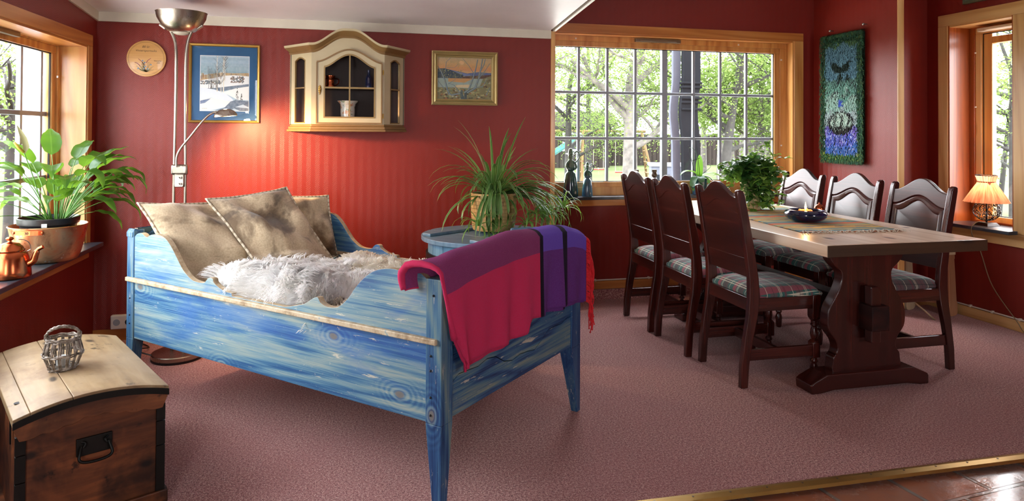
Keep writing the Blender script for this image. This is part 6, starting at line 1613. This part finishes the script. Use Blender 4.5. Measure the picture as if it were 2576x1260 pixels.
# fence / shed
t = NT('fence_boards'); f = t.math('FRACT', t.math('MULTIPLY', t.sep()[0], 3.6)); t.bump(f, .8, .03)
M['fence_boards'] = t.fin(t.ramp(f, [(0, '#0c0a09'), (.1, '#26211e'), (.85, '#2e2925'), (1, '#0c0a09')]), .95, 0, .1)
fe = thing('fence', 'dark vertical board fence far behind the garden trees', 'fence', (21.6, 37, GZ), R(0))
g = G().box(-7.5, 14, -.05, .05, .0, 1.75); g.build('boards', 'fence_boards', fe)
g = G().box(-7.6, 14.1, -.12, .12, 1.75, 1.85); g.build('cap', 'fence_dark', fe)
sh = thing('shed', 'dark wooden shed with small white window beyond the lawn', 'shed', (11.4, 35, GZ), R(0))
G().box(-2.4, 2.6, 0, 2, 0, 2.3).build('walls', 'fence_boards', sh); G().prism([(-2.8, 2.2), (3.0, 2.2), (2.6, 3.0), (-2.4, 3.0)], -.4, 2.4, 'xz').build('roof', 'fence_dark', sh)
w_ = G().box(-.1, 1.0, -.06, 0, .9, 1.9).build('window', 'muntin', sh); G().box(.0, .9, -.07, -.055, 1.0, 1.8).build('pane', 'gasket', w_)
# swing set
wood('playwood', ['#4c3a26', '#5c4a32', '#66543c', '#3a2614'], 'z', .8, spec=.1); plain('slide_green', '#2c625e', .4); plain('swing_red', '#b02a20', .5); plain('rope', '#7f7a6c', .8)
pxy = dirx(1530, 25); sw = thing('swing_set', 'wooden swing set with turquoise slide and red swing seat on the lawn', 'swing set', pxy, R(-16))
g = G().tube([(-2.2, 0, 1.95), (1.35, 0, 1.95)], .05, 8); g.build('beam', 'playwood', sw)
for x in (-2.0, -.9, 1.2):
    for s in (-1, 1): G().tube([(x, 0, 1.98), (x+(.35 if x > 0 else -.1), s*.85, 0)], .045, 8).build('leg', 'playwood', sw)
g = G()
for z in (.45, .85, 1.25): g.tube([(1.2+.3*(1-z/2), -.85*(1-z/2), z), (1.2+.3*(1-z/2), .85*(1-z/2), z)], .03, 6); g.tube([(-.9-.05, -.85*(1-z/2), z), (-.9-.05, .85*(1-z/2), z)], .03, 6)
g.build('rungs', 'playwood', sw)
g = G().hexa([(-1.2, -.25, 1.55), (-1.2, .25, 1.55), (-3.4, .25, .12), (-3.4, -.25, .12)], [(-1.2, -.25, 1.62), (-1.2, .25, 1.62), (-3.4, .25, .19), (-3.4, -.25, .19)])
for s in (-1, 1): g.hexa([(-1.2, s*.25-.02, 1.6), (-1.2, s*.25+.02, 1.6), (-3.4, s*.25+.02, .17), (-3.4, s*.25-.02, .17)], [(-1.2, s*.25-.02, 1.78), (-1.2, s*.25+.02, 1.78), (-3.4, s*.25+.02, .35), (-3.4, s*.25-.02, .35)])
g.build('slide', 'slide_green', sw)
for x, z in ((-.35, .55), (.45, .45)):
    g = G().box(x-.2, x+.2, -.09, .09, z, z+.05); s_ = g.build('swing_seat', 'swing_red', sw); g = G(); g.tube([(x-.18, 0, z), (x-.18, 0, 1.95)], .012, 5); g.tube([(x+.18, 0, z), (x+.18, 0, 1.95)], .012, 5); g.build('rope', 'rope', s_)
# carved veranda post just outside
plain('post_dark', '#1a1c1f', .95, 0, .05, nz=.1); plain('post_pale', '#4a4e57', .9, 0, .1, nz=.06)
vp_ = thing('carved_post', 'dark grey carved wooden veranda post with wavy edges outside the big window', 'post', (3.64, 6.8, GZ))
def wavy(x, z, s): return x+s*.016*sin(z*5.2)+s*.006*sin(z*11)
zz = [i*.04 for i in range(0, 95)]
g = G().prism([(wavy(-.10, z, 1), z) for z in zz]+[(wavy(.10, z, 1), z) for z in zz[::-1]], -.06, .0, 'xz'); g.build('front_board', 'post_dark', vp_, smooth=30)
g = G().prism([(wavy(-.185, z, 1), z) for z in zz]+[(wavy(-.095, z, 1), z) for z in zz[::-1]], .02, .06, 'xz'); g.build('skylit_board', 'post_pale', vp_, smooth=30)  # paler grey paints in the sky light on this side of the post
g = G()
for z in (2.40, 2.445, 2.28, 2.235, 2.16): g.box(-.115, .125, -.075, .0, z-.012, z+.012)
g.build('collar', 'post_dark', vp_, bevel=.008)
# grey box on the terrace
bx_ = thing('outdoor_unit', 'pale grey box-shaped outdoor unit standing on the grass under the window', 'box', (4.62, 9.2, GZ), R(-20))
G().box(-.28, .28, -.2, .2, .0, 1.42).build('housing', 'post_pale', bx_, bevel=.02); G().box(-.22, -.02, -.21, -.2, .3, 1.30).build('grille', 'post_dark', bx_)
G().box(-.30, .30, -.22, .22, 1.42, 1.46).build('top', 'muntin', bx_)
# outside the left window: white board wall and grey weathered trunk
plain('board_white', '#9c9fa6', .6, nz=.05)
ow = G().box(XL-.40, XL-.23, 4.62, 4.68, GZ, 3.0); ow.box(XL-.30, XL-.28, 4.60, 4.625, GZ, 3.0)
o = ow.build('wall_outside', 'board_white'); struct(o, 'white board wall outside the left window')
t = NT('weathered'); f = t.noise(sc=7, det=6, ro=.7, dis=.5); t.bump(f, 1, .05); M['weathered'] = t.fin(t.ramp(f, [(.35, '#16181b'), (.55, '#4c5258'), (.7, '#7d8288')]), .8)
gt = thing('weathered_log', 'arched grey weathered trunk outside the left window', 'log', (-4.6, 8.2, GZ), R(-25))
g = G().tube(smooth_poly([(-.9, 0, .0), (-.70, 0, 1.2), (-.62, 0, 2.0), (-.25, .0, 2.62), (.35, 0, 2.86), (.9, 0, 2.8)], 6), [.42, .40, .38, .36, .33, .31, .30, .29, .28, .28, .27, .26, .25, .25, .25]+[.24]*16, 14)
g.tube(smooth_poly([(-.6, -.2, 1.0), (-.1, -.25, 1.35), (.35, -.3, 1.75), (.6, -.3, 1.95)], 5), [.30]*6+[.24]*6+[.15]*4, 12)
for i, p_ in enumerate(g.v):
    n_ = mnoise.noise(Vector(p_)*3.1)*.09+mnoise.noise(Vector(p_)*9)*.03; g.v[i] = (p_[0]+n_, p_[1]+n_*.7, p_[2]+n_*.5)
g.build('trunk', 'weathered', gt, smooth=60)
